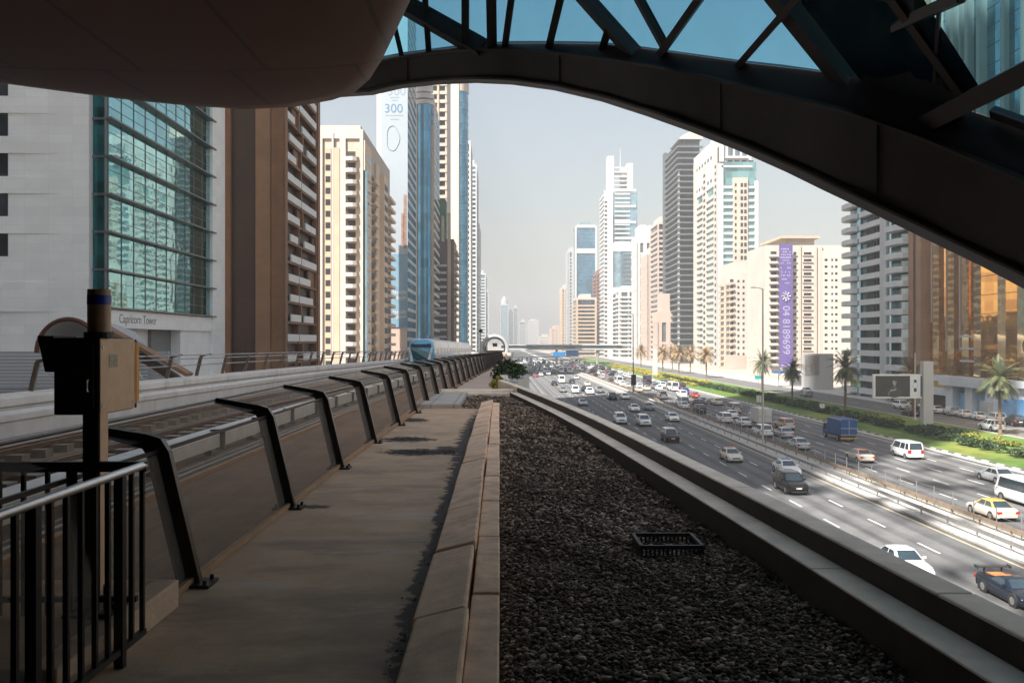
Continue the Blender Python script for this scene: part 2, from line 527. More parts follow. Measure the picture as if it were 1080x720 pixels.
def interp(t, y):
    for (a, p), (b, q) in zip(t, t[1:]):
        if y <= b: return p + (q - p) * max(0, (y - a)) / (b - a)
    return t[-1][1]


def gx(y): return interp(DXT, y)
def gz(y): return interp(DZT, y)


YS = [-20, 0, 4, 8, 12, 17, 22, 27, 33, 40, 46, 53, 65, 80, 93, 110, 130, 150, 180, 220, 260, 300]


def strip(mb, x0, x1, z0, z1, ya=-20, yb=300, ys=None):
    """box section swept along the guideway"""
    L = sorted(set([ya, yb] + [y for y in (ys or YS) if ya < y < yb]))
    return mb.loft([[(x0 + gx(y), y, z0 + gz(y)), (x1 + gx(y), y, z0 + gz(y)), (x1 + gx(y), y, z1 + gz(y)), (x0 + gx(y), y, z1 + gz(y))] for y in L])


# parapet line on the road side (plan)
PAR = [(-12, 3.35), (0, 2.78), (2, 2.69), (4, 2.585), (6, 2.47), (8, 2.34), (10, 2.2), (12, 2.06), (14.8, 1.845), (18, 1.55), (21, 1.23), (24, .88), (27, .52), (30, .15)]


def parx(y):
    return interp([(a, b) for a, b in PAR], y)


mb = MB()
poly = [(-14, -12), (parx(-12) - .02, -12)] + [(x - .02, y) for y, x in PAR[1:]] + [(-1.2, 30.2), (-14, 30.2)]
mb.prism(poly, 11.0, 11.9)
tag(mb.build('station_deck', m_trough), kind='structure')
mb = MB(); mb.box(-10, 1.2, -10, -6, 0, 11); mb.box(-9, -3, 24, 27, 0, 11)
tag(mb.build('viaduct_piers', m_conc), kind='structure')
mb = MB(); strip(mb, -12.2, -2.05, 10.6, 11.9, 30.2)
tag(mb.build('viaduct_deck', m_bed), kind='structure')
mb = MB(); strip(mb, -4.3, -2.12, 11.9, 12.06, -12, 300)
tag(mb.build('trough_floor', m_trough), kind='structure')
mb = MB(); strip(mb, -11, -4.3, 11.9, 11.96, -12, 300)
tag(mb.build('track_bed', m_bed), kind='structure')
mb = MB(); mb.box(-2.12, -.465, -12, 20.4, 11.9, 12.4)
tag(mb.build('walkway', m_walk), kind='structure')
m_slab = joints(M("paving_slab", (0.46, 0.43, 0.39), .8, var=.18, scale=3, bump=.2), .55, .9, .0, .02, .6, 'XY')
mb = MB(); mb.box(-2.1, -.95, 20.41, 25.4, 11.9, 12.50)
tag(mb.build('raised_walkway', m_slab), kind='structure')
# pinkish emergency walkway going on along the viaduct
m_pink = M("emergency_walkway_concrete", (0.50, 0.38, 0.30), .85, var=.12, scale=1)
mb = MB(); strip(mb, -2.0, -.75, 11.5, 12.40, 26.2, 170)
tag(mb.build('emergency_walkway', m_pink), kind='structure')

# soil under the gravel
mb = MB()
gzs = lambda y: float(np.interp(y, [8, 17], [12.26, 12.355]))
ys = [-2, 2, 4, 6, 8, 10, 12, 14, 15.5, 17, 19, 20.4, 25.3]
for a, b in zip(ys, ys[1:]):
    xa = -.02 if b <= 20.45 else -.95
    xa2 = -.02 if a < 20.4 else -.95
    mb.quad((min(xa2, xa) if a >= 20.4 else -.02, a, gzs(a)), (parx(a) - .3, a, gzs(a)), (parx(b) - .3, b, gzs(b)), (-.02 if a < 20.4 else -.95, b, gzs(b)))
tag(mb.build('gravel_base', m_soil), kind='structure')

# gravel: many small stones in one mesh
rng = np.random.default_rng(5)


def gravel():
    bm = bmesh.new(); bmesh.ops.create_icosphere(bm, subdivisions=1, radius=1)
    bv = np.array([v.co[:] for v in bm.verts]); bf = np.array([[v.index for v in f.verts] for f in bm.faces]); bm.free()
    P_ = []
    def fill(y0, y1, sp, size):
        ny = int((y1 - y0) / sp)
        for j in range(ny):
            y = y0 + j * sp
            xl = .02 if y < 20.45 else -.93
            xr = parx(y) - .46
            for x in np.arange(xl, xr, sp):
                P_.append((x + rng.uniform(-.5, .5) * sp, y + rng.uniform(-.5, .5) * sp, size * (rng.uniform(.5, 1.2) if rng.random() > .05 else rng.uniform(1.4, 2.0))))
    fill(2.9, 7, .024, .0165)
    fill(7, 12, .032, .0205)
    fill(12, 25.2, .05, .029)
    P_ = np.array(P_)
    P_[:, 0] = np.minimum(P_[:, 0], np.interp(P_[:, 1], [a for a, b in PAR], [b for a, b in PAR]) - .45)
    n = len(P_)
    sc = P_[:, 2:3] * np.stack([rng.uniform(.7, 1.3, n), rng.uniform(.7, 1.3, n), rng.uniform(.32, .62, n)], 1)
    an = rng.uniform(0, 6.28, n); tl = rng.uniform(-.5, .5, n)
    v = bv[None] * (1 + rng.uniform(-.36, .36, (n, len(bv), 1)))
    v = v * sc[:, None, :]
    c, s_ = np.cos(an)[:, None], np.sin(an)[:, None]
    x = v[..., 0] * c - v[..., 1] * s_; y = v[..., 0] * s_ + v[..., 1] * c
    z = v[..., 2] + x * tl[:, None]
    hump = .018 * np.sin(P_[:, 0] * 3.1) * np.sin(P_[:, 1] * 1.7) + .012 * np.sin(P_[:, 0] * 7 + P_[:, 1] * 5)
    V = np.stack([x + P_[:, 0:1], y + P_[:, 1:2], z + np.interp(P_[:, 1], [8, 17], [12.275, 12.37])[:, None] + hump[:, None] + rng.uniform(0, .022, n)[:, None]], 2).reshape(-1, 3)
    Fc = (bf[None] + (np.arange(n) * len(bv))[:, None, None]).reshape(-1, 3)
    me = bpy.data.meshes.new('gravel')
    me.vertices.add(len(V)); me.vertices.foreach_set('co', V.ravel())
    me.loops.add(len(Fc) * 3); me.loops.foreach_set('vertex_index', Fc.ravel().astype(np.int32))
    me.polygons.add(len(Fc)); me.polygons.foreach_set('loop_start', np.arange(0, len(Fc) * 3, 3, dtype=np.int32))
    me.materials.append(m_gravel); me.update(); me.validate()
    o = bpy.data.objects.new('gravel', me); COL.objects.link(o)
    tag(o, 'dark brown loose gravel filling the bed beside the stepped kerb', 'gravel', kind='stuff')


gravel()

# stepped kerb of coping stones
kt = thing('stone_kerb', 'two step pale concrete kerb between the walkway and the gravel', 'kerb', (-.23, 10, 12.2))
for k in range(14):
    y0 = .2 + k * 1.455
    if y0 + 1.45 > 20.7: break
    j = random.uniform(-.014, .014)
    MB().hexa([(-.475 + j, y0, 12.0), (-.165 + j, y0, 12.0), (-.165 + j, y0 + 1.418, 12.0), (-.475 + j, y0 + 1.418, 12.0),
               (-.455 + j, y0, 12.53 + j), (-.168 + j, y0, 12.60 + j), (-.168 + j, y0 + 1.418, 12.60 + j), (-.455 + j, y0 + 1.418, 12.53 + j)]).build('coping_stone', m_kerb, kt, bevel=.018)
for k in range(14):
    y0 = .62 + k * 1.455
    j = random.uniform(-.005, .005)
    y1 = min(y0 + 1.418, 20.42)
    MB().box(-.162 + j, -.004 + j, y0, y1, 12.0, 12.535 + j).build('step_stone', m_kerb, kt, bevel=.01)

# parapet with inner ledge on the road side
pt = thing('parapet_wall', 'long stepped concrete parapet edging the gravel on the road side', 'parapet', (2, 10, 12))
FINE = [-12, -6, -2, 0, 1, 2, 3, 4, 5, 6, 7, 8, 9, 10, 11, 12, 13.4, 14.8, 16.4, 18, 19.5, 21, 22.5, 24, 25.5, 27, 28.5, 30]


def psweep(name, d0, d1, z0, z1, ya, yb, bev=.012):
    L = [ya] + [y for y in FINE if ya + .2 < y < yb - .2] + [yb]
    m_ = MB().loft([[(parx(y) - d1, y, z0), (parx(y) - d0, y, z0), (parx(y) - d0, y, z1), (parx(y) - d1, y, z1)] for y in L])
    return m_.build(name, m_ledge, pt, bevel=bev)


segs = [-12, -3.2, 1.3, 4.55, 7.9, 11.9, 16.1, 20.4, 25.0, 30]
for a, b in zip(segs, segs[1:]):
    psweep('coping', 0, .205, 11.9, 12.65, a + .008, b - .008)
segs = [-12, -2, 2.2, 5.62, 9.25, 13.2, 17.4, 21.5, 25.2]
for a, b in zip(segs, segs[1:]):
    psweep('inner_ledge', .208, .43, 11.9, 12.5, a + .006, b - .006, .008)
m_dkstrip = M("dark_strip", (.04, .031, .025), .8, var=.4, scale=5)  # thin dark strips laid over the parapet's inner vertical faces
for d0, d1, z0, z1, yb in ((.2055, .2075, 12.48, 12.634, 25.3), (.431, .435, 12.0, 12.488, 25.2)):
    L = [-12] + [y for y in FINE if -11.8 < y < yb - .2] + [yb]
    MB().loft([[(parx(y) - d1, y, z0), (parx(y) - d0, y, z0), (parx(y) - d0, y, z1), (parx(y) - d1, y, z1)] for y in L]).build('inner_dark_strip', m_dkstrip, pt)
MB().box(-2.0, parx(25.5) - .44, 25.42, 25.72, 11.9, 12.46).build('end_ledge', m_ledge, pt, bevel=.01)
MB().box(-2.0, parx(25.9) - .22, 25.74, 26.1, 11.9, 12.55).build('end_coping', m_ledge, pt, bevel=.01)

# mesh railing with bent posts, between walkway and tracks
POSTY = [3.0, 5.65, 8.23, 10.8, 13.5, 16.3, 19.1, 21.8, 24.5, 27.2, 29.9, 32.6, 35.3, 38, 40.7, 43.4, 46.1, 48.8, 51.5, 54.2, 57, 60, 63, 66, 69, 72, 75, 78, 82, 86, 90, 95, 100, 106, 112, 120]


def make_post(mir=1):
    b = MB()
    w = .085
    prof = [(0, 0), (-.205, .86), (-.235, .915), (-.29, .945), (-.69, 1.035)]
    wid = [.068, .068, .062, .042, .018]
    L, R = [], []
    for i, (x, z) in enumerate(prof):
        p = Vector((x, z)); a = Vector(prof[max(i - 1, 0)]); c = Vector(prof[min(i + 1, len(prof) - 1)])
        d = (c - a).normalized(); nrm = Vector((d.y, -d.x))
        L.append(p - nrm * wid[i]); R.append(p + nrm * wid[i])
    def plate(y0, y1, k):
        pl = [p for p in R] + [p for p in L[::-1]]
        n = len(prof)
        for i in range(n - 1):
            b.hexa([(mir * (R[i].x * k), y0, R[i].y), (mir * (L[i].x * k), y0, L[i].y), (mir * (L[i].x * k), y1, L[i].y), (mir * (R[i].x * k), y1, R[i].y),
                    (mir * (R[i + 1].x * k), y0, R[i + 1].y), (mir * (L[i + 1].x * k), y0, L[i + 1].y), (mir * (L[i + 1].x * k), y1, L[i + 1].y), (mir * (R[i + 1].x * k), y1, R[i + 1].y)])
    plate(-.013, .013, 1)
    for i in range(len(prof) - 1):      # flanges along both edges
        for E in (L, R):
            b.bar((mir * E[i].x, 0, E[i].y), (mir * E[i + 1].x, 0, E[i + 1].y), .06, .014, up=(1, 0, .01))
    post = b.mesh('post', m_dsteel)
    c = MB(); c.box(-.14 * 1, .14, -.10, .10, 0, .022)
    for sx in (-.105, .105):
        for sy in (-.07, .07):
            c.tube([(sx, sy, .02), (sx, sy, .05)], .014, 8)
    return post, c.mesh('base_plate', m_dsteel)


pm, bpm = make_post()
rt = thing('mesh_railing', 'dark railing of bent steel posts and fine mesh along the walkway', 'railing', (-2.05, 20, 12.4))
for y in POSTY:
    z = 12.4 + (gz(y) if y > 22 else 0)
    p = bpy.data.objects.new('post', pm); COL.objects.link(p); p.parent = rt
    p.location = Vector((-2.08 + gx(y), y, z)) - ORG[rt.name]
    if y < 60:
        q = bpy.data.objects.new('base_plate', bpm); COL.objects.link(q); q.parent = p; q.location = (.01, 0, 0)
m_brail = M("base_rail", (0.40, 0.24, 0.13), .6, var=.2, scale=5)
for a, b in zip(POSTY, POSTY[1:]):
    for nm, dx0, z0, dx1, z1 in (('mesh_panel', -.01, .05, -.2, .86), ('top_mesh_panel', -.30, .945, -.66, 1.02)):
        m_ = MB()
        p = [(-2.08 + gx(y) + d, y + e, 12.4 + (gz(y) if y > 22 else 0) + z) for y, e in ((a, .05), (b, -.05)) for d, z in ((dx0, z0), (dx1, z1))]
        m_.quad(p[0], p[2], p[3], p[1])
        m_.build(nm, m_net, rt)
    za, zb = (12.4 + (gz(a) if a > 22 else 0)), (12.4 + (gz(b) if b > 22 else 0))
    MB().bar((-2.07 + gx(a), a, za + .03), (-2.07 + gx(b), b, zb + .03), .035, .05).build('base_rail', m_brail, rt)
    MB().bar((-2.29 + gx(a), a, za + .88), (-2.29 + gx(b), b, zb + .88), .02, .025).build('wire_rail', m_dsteel, rt)
    MB().tube([(-2.77 + gx(a), a, za + 1.04), (-2.77 + gx(b), b, zb + 1.04)], .012, 6).build('wire_rail', m_dsteel, rt)

# white balustrade on the far side of the emergency walkway
mb = MB(); mb.loft([[(a_ + gx(y_), y_, 11.8 + gz(y_)), (b_ + gx(y_), y_, 11.8 + gz(y_)), (b_ - .08 + gx(y_), y_, h_ + gz(y_)), (a_ + .1 + gx(y_), y_, h_ + gz(y_))] for y_, a_, b_, h_ in ((33, -.75, -.1, 12.42), (36, -.75, -.25, 12.6), (42, -.75, -.35, 12.85), (55, -.75, -.4, 12.98), (80, -.75, -.45, 13.05), (120, -.75, -.5, 13.1), (170, -.75, -.5, 13.1))])
o = mb.build('white_balustrade', m_wallw); tag(o, 'low white curved wall along the pinkish emergency walkway', 'wall')

# tracks
tt = thing('railway_track', 'pair of steel rails and white power rail running through the station', 'railway track', (-6, 20, 12))
for x0, zt in ((-4.42, 12.02), (-6.95, 12.16), (-8.40, 12.16)):
    b = MB(); strip(b, x0 - .035, x0 + .035, 12.1 if zt > 12.1 else 11.96, zt + .02 if zt > 12.1 else 12.10)
    strip(b, x0 - .075, x0 + .075, 11.962, 12.0)
    b.build('rail', m_rail, tt)
b = MB(); strip(b, -4.36, -4.305, 11.97, 12.125); b.build('edge_beam', m_brail, tt)
b = MB(); strip(b, -5.48, -5.12, 12.12, 12.395); b.build('power_rail_cover', m_white, tt)
br = MB(); br.box(-5.4, -5.3, -.06, .06, 11.96, 12.2); br.box(-5.30, -5.06, -.06, .06, 12.08, 12.42)
brm = br.mesh('bracket', m_black, org=(0, 0, 0))
for k in range(60):
    y = 1.0 + k * 2.4
    q = bpy.data.objects.new('bracket', brm); COL.objects.link(q); q.parent = tt
    q.location = Vector((gx(y), y, gz(y))) - ORG[tt.name]
for xa in (-7.3, -8.75):
    slm = MB().box(xa, xa + .68, -.13, .13, 11.963, 12.10).mesh('sleeper', m_bed)
    for k in range(48):
        y = 8 + k * .72
        q = bpy.data.objects.new('sleeper', slm); COL.objects.link(q); q.parent = tt
        q.location = Vector((gx(y), y, gz(y))) - ORG[tt.name]
b = MB(); strip(b, -6.5, -5.75, 11.962, 12.03); b.build('cable_duct', m_trough, tt)
b = MB(); strip(b, -5.0, -4.5, 11.961, 11.975); strip(b, -7.9, -7.4, 11.961, 11.97); b.build('drain_channel', m_black, tt)
b = MB(); strip(b, -4.75, -4.68, 11.98, 12.05); strip(b, -4.95, -4.9, 11.98, 12.03); b.build('cable', m_galv, tt)
b = MB(); strip(b, -9.9, -9.0, 11.962, 12.09); b.build('cable_duct', m_bed, tt)
b = MB(); strip(b, -5.62, -5.56, 12.0, 12.06); strip(b, -9.0, -8.95, 12.05, 12.11); b.build('cable', m_rail, tt)

wt = thing('guideway_wall', 'pale double concrete guideway wall beyond the railway track', 'wall', (-11, 30, 12))
b = MB(); strip(b, -10.75, -10.5, 11.9, 12.30); b.build('lower_wall', m_wallw, wt)
b = MB(); strip(b, -11.0, -10.45, 12.31, 12.48); b.build('lower_coping', m_wallw, wt, bevel=.03)
b = MB(); strip(b, -12.0, -11.2, 11.7, 12.52); b.build('upper_wall', m_wallw, wt)
b = MB(); strip(b, -12.1, -11.15, 12.53, 12.76); b.build('upper_coping', m_wallw, wt, bevel=.04)
pm2, bpm2 = make_post(1)
m_post2 = M("bronze_post", (0.24, 0.19, 0.15), .45, metal=.4, var=.2)
pm2.materials[0] = m_post2; bpm2.materials[0] = m_post2
ot = thing('tube_railing', 'slender railing of bent bronze posts on the far guideway wall', 'railing', (-11.9, 40, 12.75))
PY2 = [21.5 + 2.7 * k for k in range(44)]
for y in PY2:
    p = bpy.data.objects.new('post', pm2); COL.objects.link(p); p.parent = ot
    p.location = Vector((-11.95 + gx(y), y, 12.76 + gz(y))) - ORG[ot.name]
    p.scale = (-.8, 1, .8)
for zz, xo in ((.80, -11.45), (.66, -11.78), (.42, -11.85)):
    MB().tube([(xo + gx(y), y, 12.76 + zz + gz(y)) for y in PY2], .022, 8).build('tube_rail', m_galv, ot)

# ---------------------------------------------------------------- station roof: rib, glazing, copper lobe, shell behind
KR = .62                       # the arch stands about ten metres ahead
YR = [(x, y * KR) for x, y in [(250, 22), (340, 20.5), (380, 19), (500, 16), (700, 12.5), (900, 10), (1080, 8.5), (1250, 7.2)]]
def yr(x): return interp(YR, x)
LO = [(250, 99), (300, 100), (340, 100), (388, 96.5), (420, 89), (460, 84.5), (500, 82.5), (540, 84), (587, 90), (640, 102), (691, 118), (740, 135), (797, 157), (850, 180), (892, 200), (972, 237), (1080, 288), (1200, 350)]
UP = [(250, 80), (300, 78), (340, 75), (388, 68), (420, 61), (460, 55), (500, 52.5), (540, 52.5), (587, 55.5), (640, 62), (691, 70), (740, 80), (797, 95), (850, 107), (892, 117), (972, 145), (1080, 190), (1200, 245)]
GL = [(250, 74), (300, 73), (340, 70), (388, 64), (420, 58), (460, 53), (500, 48), (540, 46), (587, 46), (640, 47), (691, 53), (740, 60), (797, 68), (850, 74), (892, 80), (972, 100), (1080, 136), (1200, 180)]
st = thing('station_roof', 'dark arched rim of the station roof with tinted glazing above it', 'roof', (0, 10, 20))


def surf(x, y):
    """point of the inclined glazing that rises from the rib"""
    g = interp(GL, x)
    return at(x, y, Y=yr(x) - .16 - (g - y) * .0075)


xs = [250, 300, 340, 388, 420, 460, 500, 540, 587, 640, 691, 740, 797, 850, 892, 972, 1080, 1200]
rings = []
for x in xs:
    y = yr(x)
    lo = at(x, interp(LO, x), Y=y); up = at(x, interp(UP, x), Y=y - .22); gl = at(x, interp(GL, x), Y=y - .14)
    rings.append([lo, up, gl, gl + Vector((0, .55, .22)), lo + Vector((0, .46, .08))])
MB().loft(rings).build('arch_rib', m_rib, st, smooth=True, angle=25)
edges = [352, 417, 452, 491, 518, 534, 584, 637, 698, 776, 850, 960, 1060, 1190]
for a, b in zip(edges, edges[1:]):
    m_ = MB()
    for i in range(3):
        xa, xb = a + (b - a) * i / 3, a + (b - a) * (i + 1) / 3
        ga, gb = interp(GL, xa) - .5, interp(GL, xb) - .5
        col = [[surf(x, g + (-150 - g) * t) for t in (0, .4, 1)] for x, g in ((xa, ga), (xb, gb))]
        m_.quad(col[0][0], col[1][0], col[1][1], col[0][1]); m_.quad(col[0][1], col[1][1], col[1][2], col[0][2])
    m_.build('glass_pane', m_skyglass, st)


def mull(x0, y0, x1, y1, w, name='mullion', m_=None, dep=.11, inset=.04):
    p, q = surf(x0, y0), surf(x1, y1)
    ext = (p - q).normalized() * .0
    wm = w * ((p.y + q.y) / 2) / F
    dep = min(dep, wm * 1.3)
    MB().bar(p + Vector((0, -inset, 0)), q + Vector((0, -inset, 0)), wm, dep, up=(0, 1, 0)).build(name, m_ or m_rib, st)


for a in [(405, -20, 424.5, 62, 5), (446, -40, 452.6, 57, 6), (491, -70, 491, 50, 8), (517, -70, 519, 52, 11), (549, -70, 532.6, 50, 7), (608, -70, 579, 50, 8),
          (643, 27, 635, 52, 8), (640, -60, 700, 50, 8), (780, -60, 696, 58, 8), (905, -75, 778, 70, 8), (1009, 0, 940, 31, 9), (1120, -50, 1009, 0, 9)]:
    mull(*a)
for a in [(395, -14, 512, 53, 17), (565, -62, 672, 58, 13), (735, -115, 930, 127, 19), (950, 143, 1110, 62, 20), (938, -14, 1022, 102, 10), (1050, 117, 1130, 146, 9)]:
    mull(*a, name='beam', dep=.2, inset=-.03)
mull(988, -10, 982, 98, 3, 'tie_rod')
# solid blue-black gusset
gp = [(830, -40), (935, -30), (1020, 101), (985, 123), (930, 123), (842, 8)]
f_ = [surf(x, y) + Vector((0, -.07, 0)) for x, y in gp]; b_ = [p + Vector((0, -.08, 0)) for p in f_]
MB().loft([f_, b_]).build('gusset_panel', m_ribblue, st)
# roof shell carrying on from the glazing back over the deck
lo_ = [surf(x, -147) for x in xs if x < 1180]
lo_.append(Vector((5.6, 3.4, 16.5)))
rg = []
for i, p_ in enumerate(lo_):
    b_ = Vector((-6 + 15.4 * i / (len(lo_) - 1), -6.1, 23.4)); m_ = (p_ + b_) / 2 + Vector((0, 0, 1.2))
    rg.append([p_, m_, b_, b_ + Vector((0, 0, .3)), m_ + Vector((0, .1, .35)), p_ + Vector((0, .15, .3))])
MB().loft(rg[:14]).build('roof_shell', m_rib, st)
MB().loft(rg[13:]).build('roof_glazing', m_skyglass, st)
# flanges and seams on the arch
fl1, fl2 = [], []
for i in range(60):
    x = 345 + (1190 - 345) * i / 59
    fl1.append(at(x, interp(UP, x), Y=yr(x) - .24)); fl2.append(at(x, interp(LO, x) - .6, Y=yr(x) - .03))
m_ribl = M('rib_flange', (.085, .068, .06), .5, metal=.2, var=.25, scale=2)
MB().tube(fl1, .022, 6).build('flange', m_ribl, st)
MB().tube(fl2, .022, 6).build('flange', m_ribl, st)
for x in (430, 590, 760, 925):
    MB().bar(at(x, interp(LO, x), Y=yr(x) - .012), at(x, interp(UP, x), Y=yr(x) - .225), .014, .008, up=(0, 1, 0)).build('seam', m_black, st)
# copper lobe: soffit slab with rounded plan
lobe_px = [(-60, 78), (0, 90), (60, 98), (130, 107), (200, 114), (260, 117.5), (310, 115), (350, 108), (374, 100), (390, 86), (402, 67), (416, 38), (430, 8), (440, -25), (450, -70)]
ZL = 14 + 3.8 * KR
pl = [at(x, y, Z=ZL) for x, y in lobe_px]
pl = [Vector((-9, 6.9, ZL)), Vector((-6.4, 7.5, ZL))] + pl + [Vector((-.35, 3.1, ZL)), Vector((-.3, -3, ZL)), Vector((-9, -3, ZL))]
cen = Vector((-3.3, 3.4, ZL))
rings = []
for k, dz in ((.55, -.10), (.72, -.087), (.86, -.056), (.95, -.022), (1.0, .02), (1.012, .1), (1.0, .35)):
    rings.append([cen + (p - cen) * k + Vector((0, 0, dz)) for p in pl])
m_cop = joints(m_copper, 1.05, 1.6, .3, 0.02, .4, 'XY')
lt = thing('canopy_lobe', 'brown copper clad rounded underside hanging over the tracks', 'canopy', (-3, 4, 16.4))
MB().loft(rings).build('cladding', m_cop, lt, smooth=True, angle=50)
# shell over and behind the camera
rf = thing('station_hall', 'dark station hall roof and end wall over the deck', 'station', (-8, -20, 0))
MB().box(-30, 9.5, -60, -6.0, 23.5, 24.2).build('roof_slab', m_rib, rf)
MB().box(-30, -.5, -5.98, 4.0, 23.5, 24.2).build('roof_slab', m_rib, rf)
MB().box(-30, -5.0, 4.02, 9.5, 23.5, 24.2).build('roof_slab', m_rib, rf)
MB().box(-14.4, -14.0, -13.9, 19.0, 8, 23.4).build('side_shell', m_rib, rf)
MB().box(5.2, 5.5, -13.9, 3.5, 9, 23.4).build('side_shell', m_rib, rf)
MB().box(-30, 9.5, -60.5, -60, 0, 23.5).build('end_wall', m_conc, rf)
MB().box(4.2, 9.4, -60, -14, 0, 23.5).build('side_hall', m_conc, rf)
MB().box(-29.5, -24, -60, -14, 0, 23.5).build('side_hall', m_conc, rf)

# ---------------------------------------------------------------- signal box on its post, plinth, near hand rail
sb = thing('signal_box', 'dark equipment box, its right side coloured as lit, with blue banded beacon on a steel post', 'equipment box', (-2.12, 4.55, 12.57))
MB().box(-2.185, -2.10, 4.5, 4.60, 12.57, 13.66).build('post', [m_dbox], sb, bevel=.004)
MB().box(-2.098, -2.094, 4.505, 4.595, 12.58, 13.655).build('lit_post_face', m_litside, sb)
MB().box(-2.335, -2.10, 4.5, 4.93, 13.615, 14.02).build('box', [m_dbox], sb, bevel=.008)
MB().box(-2.099, -2.092, 4.503, 4.925, 13.62, 14.015).build('lit_side_face', m_litside, sb, bevel=.003)  # right face coloured as lit, over the dark body
MB().box(-2.31, -2.125, 4.494, 4.4985, 13.65, 13.99).build('door', m_dbox, sb, bevel=.003)
c = MB().loft([[(-2.30, 4.935, 13.64), (-2.093, 4.935, 13.64), (-2.093, 4.99, 13.66), (-2.30, 4.99, 13.66)], [(-2.30, 4.935, 14.0), (-2.093, 4.935, 14.0), (-2.093, 4.99, 13.98), (-2.30, 4.99, 13.98)]])
c.build('orange_back_plate', m_orange, sb, bevel=.004)
MB().tube([(-2.098, 4.95, 13.62), (-2.098, 4.95, 14.01)], .006, 6).build('hinge', m_black, sb)
MB().loft([[(-2.335, 4.52, 13.84), (-2.335, 4.72, 13.84), (-2.39, 4.72, 13.84), (-2.39, 4.52, 13.84)], [(-2.335, 4.5, 14.03), (-2.335, 4.74, 14.03), (-2.42, 4.74, 14.03), (-2.42, 4.5, 14.03)]]).build('hood', m_dbox, sb)
MB().tube([(-2.125, 4.56, 14.02), (-2.125, 4.56, 14.05)], .075, 20).build('beacon_base', m_black, sb)
bc = MB().tube([(-2.125, 4.56, 14.05), (-2.125, 4.56, 14.275)], .058, 28).build('beacon', M('beacon_brown', (.45, .26, .15), .35, var=.15, scale=5), sb, smooth=True)
MB().tube([(-2.125, 4.56, 14.195), (-2.125, 4.56, 14.245)], .0595, 28).build('blue_band', m_blue, bc, smooth=True)
g = MB()
g.box(-2.26, -2.02, 4.43, 4.67, 12.571, 12.59)
g.hexa([(-2.1, 4.54, 12.59), (-2.03, 4.54, 12.59), (-2.03, 4.56, 12.59), (-2.1, 4.56, 12.59), (-2.1, 4.54, 12.72), (-2.095, 4.54, 12.72), (-2.095, 4.56, 12.72), (-2.1, 4.56, 12.72)])
g.hexa([(-2.25, 4.54, 12.59), (-2.185, 4.54, 12.59), (-2.185, 4.56, 12.59), (-2.25, 4.56, 12.59), (-2.19, 4.54, 12.72), (-2.185, 4.54, 12.72), (-2.185, 4.56, 12.72), (-2.19, 4.56, 12.72)])
g.build('base_plate', m_dbox, sb)
m_pl = M("plinth_concrete", (0.66, 0.46, 0.31), .85, var=.22, scale=4, bump=.3, bscale=50)
blotch(m_pl, (.12, .09, .07), 7, .64, .7)
o = MB().box(-3.0, -1.935, 3.76, 5.18, 12.4, 12.568).build('concrete_plinth', m_pl, bevel=.01)
tag(o, 'low beige concrete plinth under the equipment box post', 'plinth')
hr = thing('hand_rail', 'near black bar railing with a shiny round hand rail', 'railing', (-1.86, 4, 12.4))
MB().tube([(-1.865, 1.6, 13.352), (-1.865, 3.5, 13.352), (-1.865, 4.46, 13.352), (-1.865, 4.50, 13.352)], .021, 18).build('top_tube', m_steel, hr, smooth=True)
MB().box(-3.6, -1.845, 4.482, 4.518, 13.32, 13.372).build('back_rail', m_black, hr)
MB().box(-1.88, -1.85, 1.6, 4.5, 12.47, 12.5).build('bottom_rail', m_black, hr)
MB().box(-3.6, -1.9, 4.485, 4.515, 12.64, 12.67).build('bottom_rail', m_black, hr)
m_bar = M("bar_steel", (0.03, 0.026, 0.024), .3, metal=.4, var=.2)
for k in range(22):
    y = 4.48 - k * .13
    w = .022 if k % 6 == 2 else .011
    MB().box(-1.865 - w, -1.865 + w, y - w, y + w, 12.4 if w > .02 else 12.48, 13.338).build('baluster', m_bar, hr)
for k in range(13):
    x = -1.99 - k * .125
    w = .02 if k % 5 == 2 else .010
    MB().box(x - w, x + w, 4.5 - w, 4.5 + w, 12.569 if x > -3.0 else 12.4, 13.32).build('baluster', m_bar, hr)

for zz in (13.66, 13.97):
    for yy in (4.53, 4.9): MB().tube([(-2.0925, yy, zz), (-2.088, yy, zz)], .009, 8).build('bolt', m_steel, sb)
MB().box(-2.0925, -2.090, 4.60, 4.70, 13.86, 13.93).build('label_plate', M('worn_label', (.42, .36, .28), .5, var=.3, scale=30), sb)
MB().tube([(-2.15, 4.493, 13.80), (-2.15, 4.48, 13.80), (-2.15, 4.48, 13.74), (-2.15, 4.493, 13.74)], .005, 6).build('handle', m_steel, sb)
MB().tube([(-2.2, 4.62, 13.62), (-2.2, 4.63, 13.4), (-2.17, 4.615, 13.1), (-2.17, 4.615, 12.6)], .014, 8).build('conduit', m_black, sb)
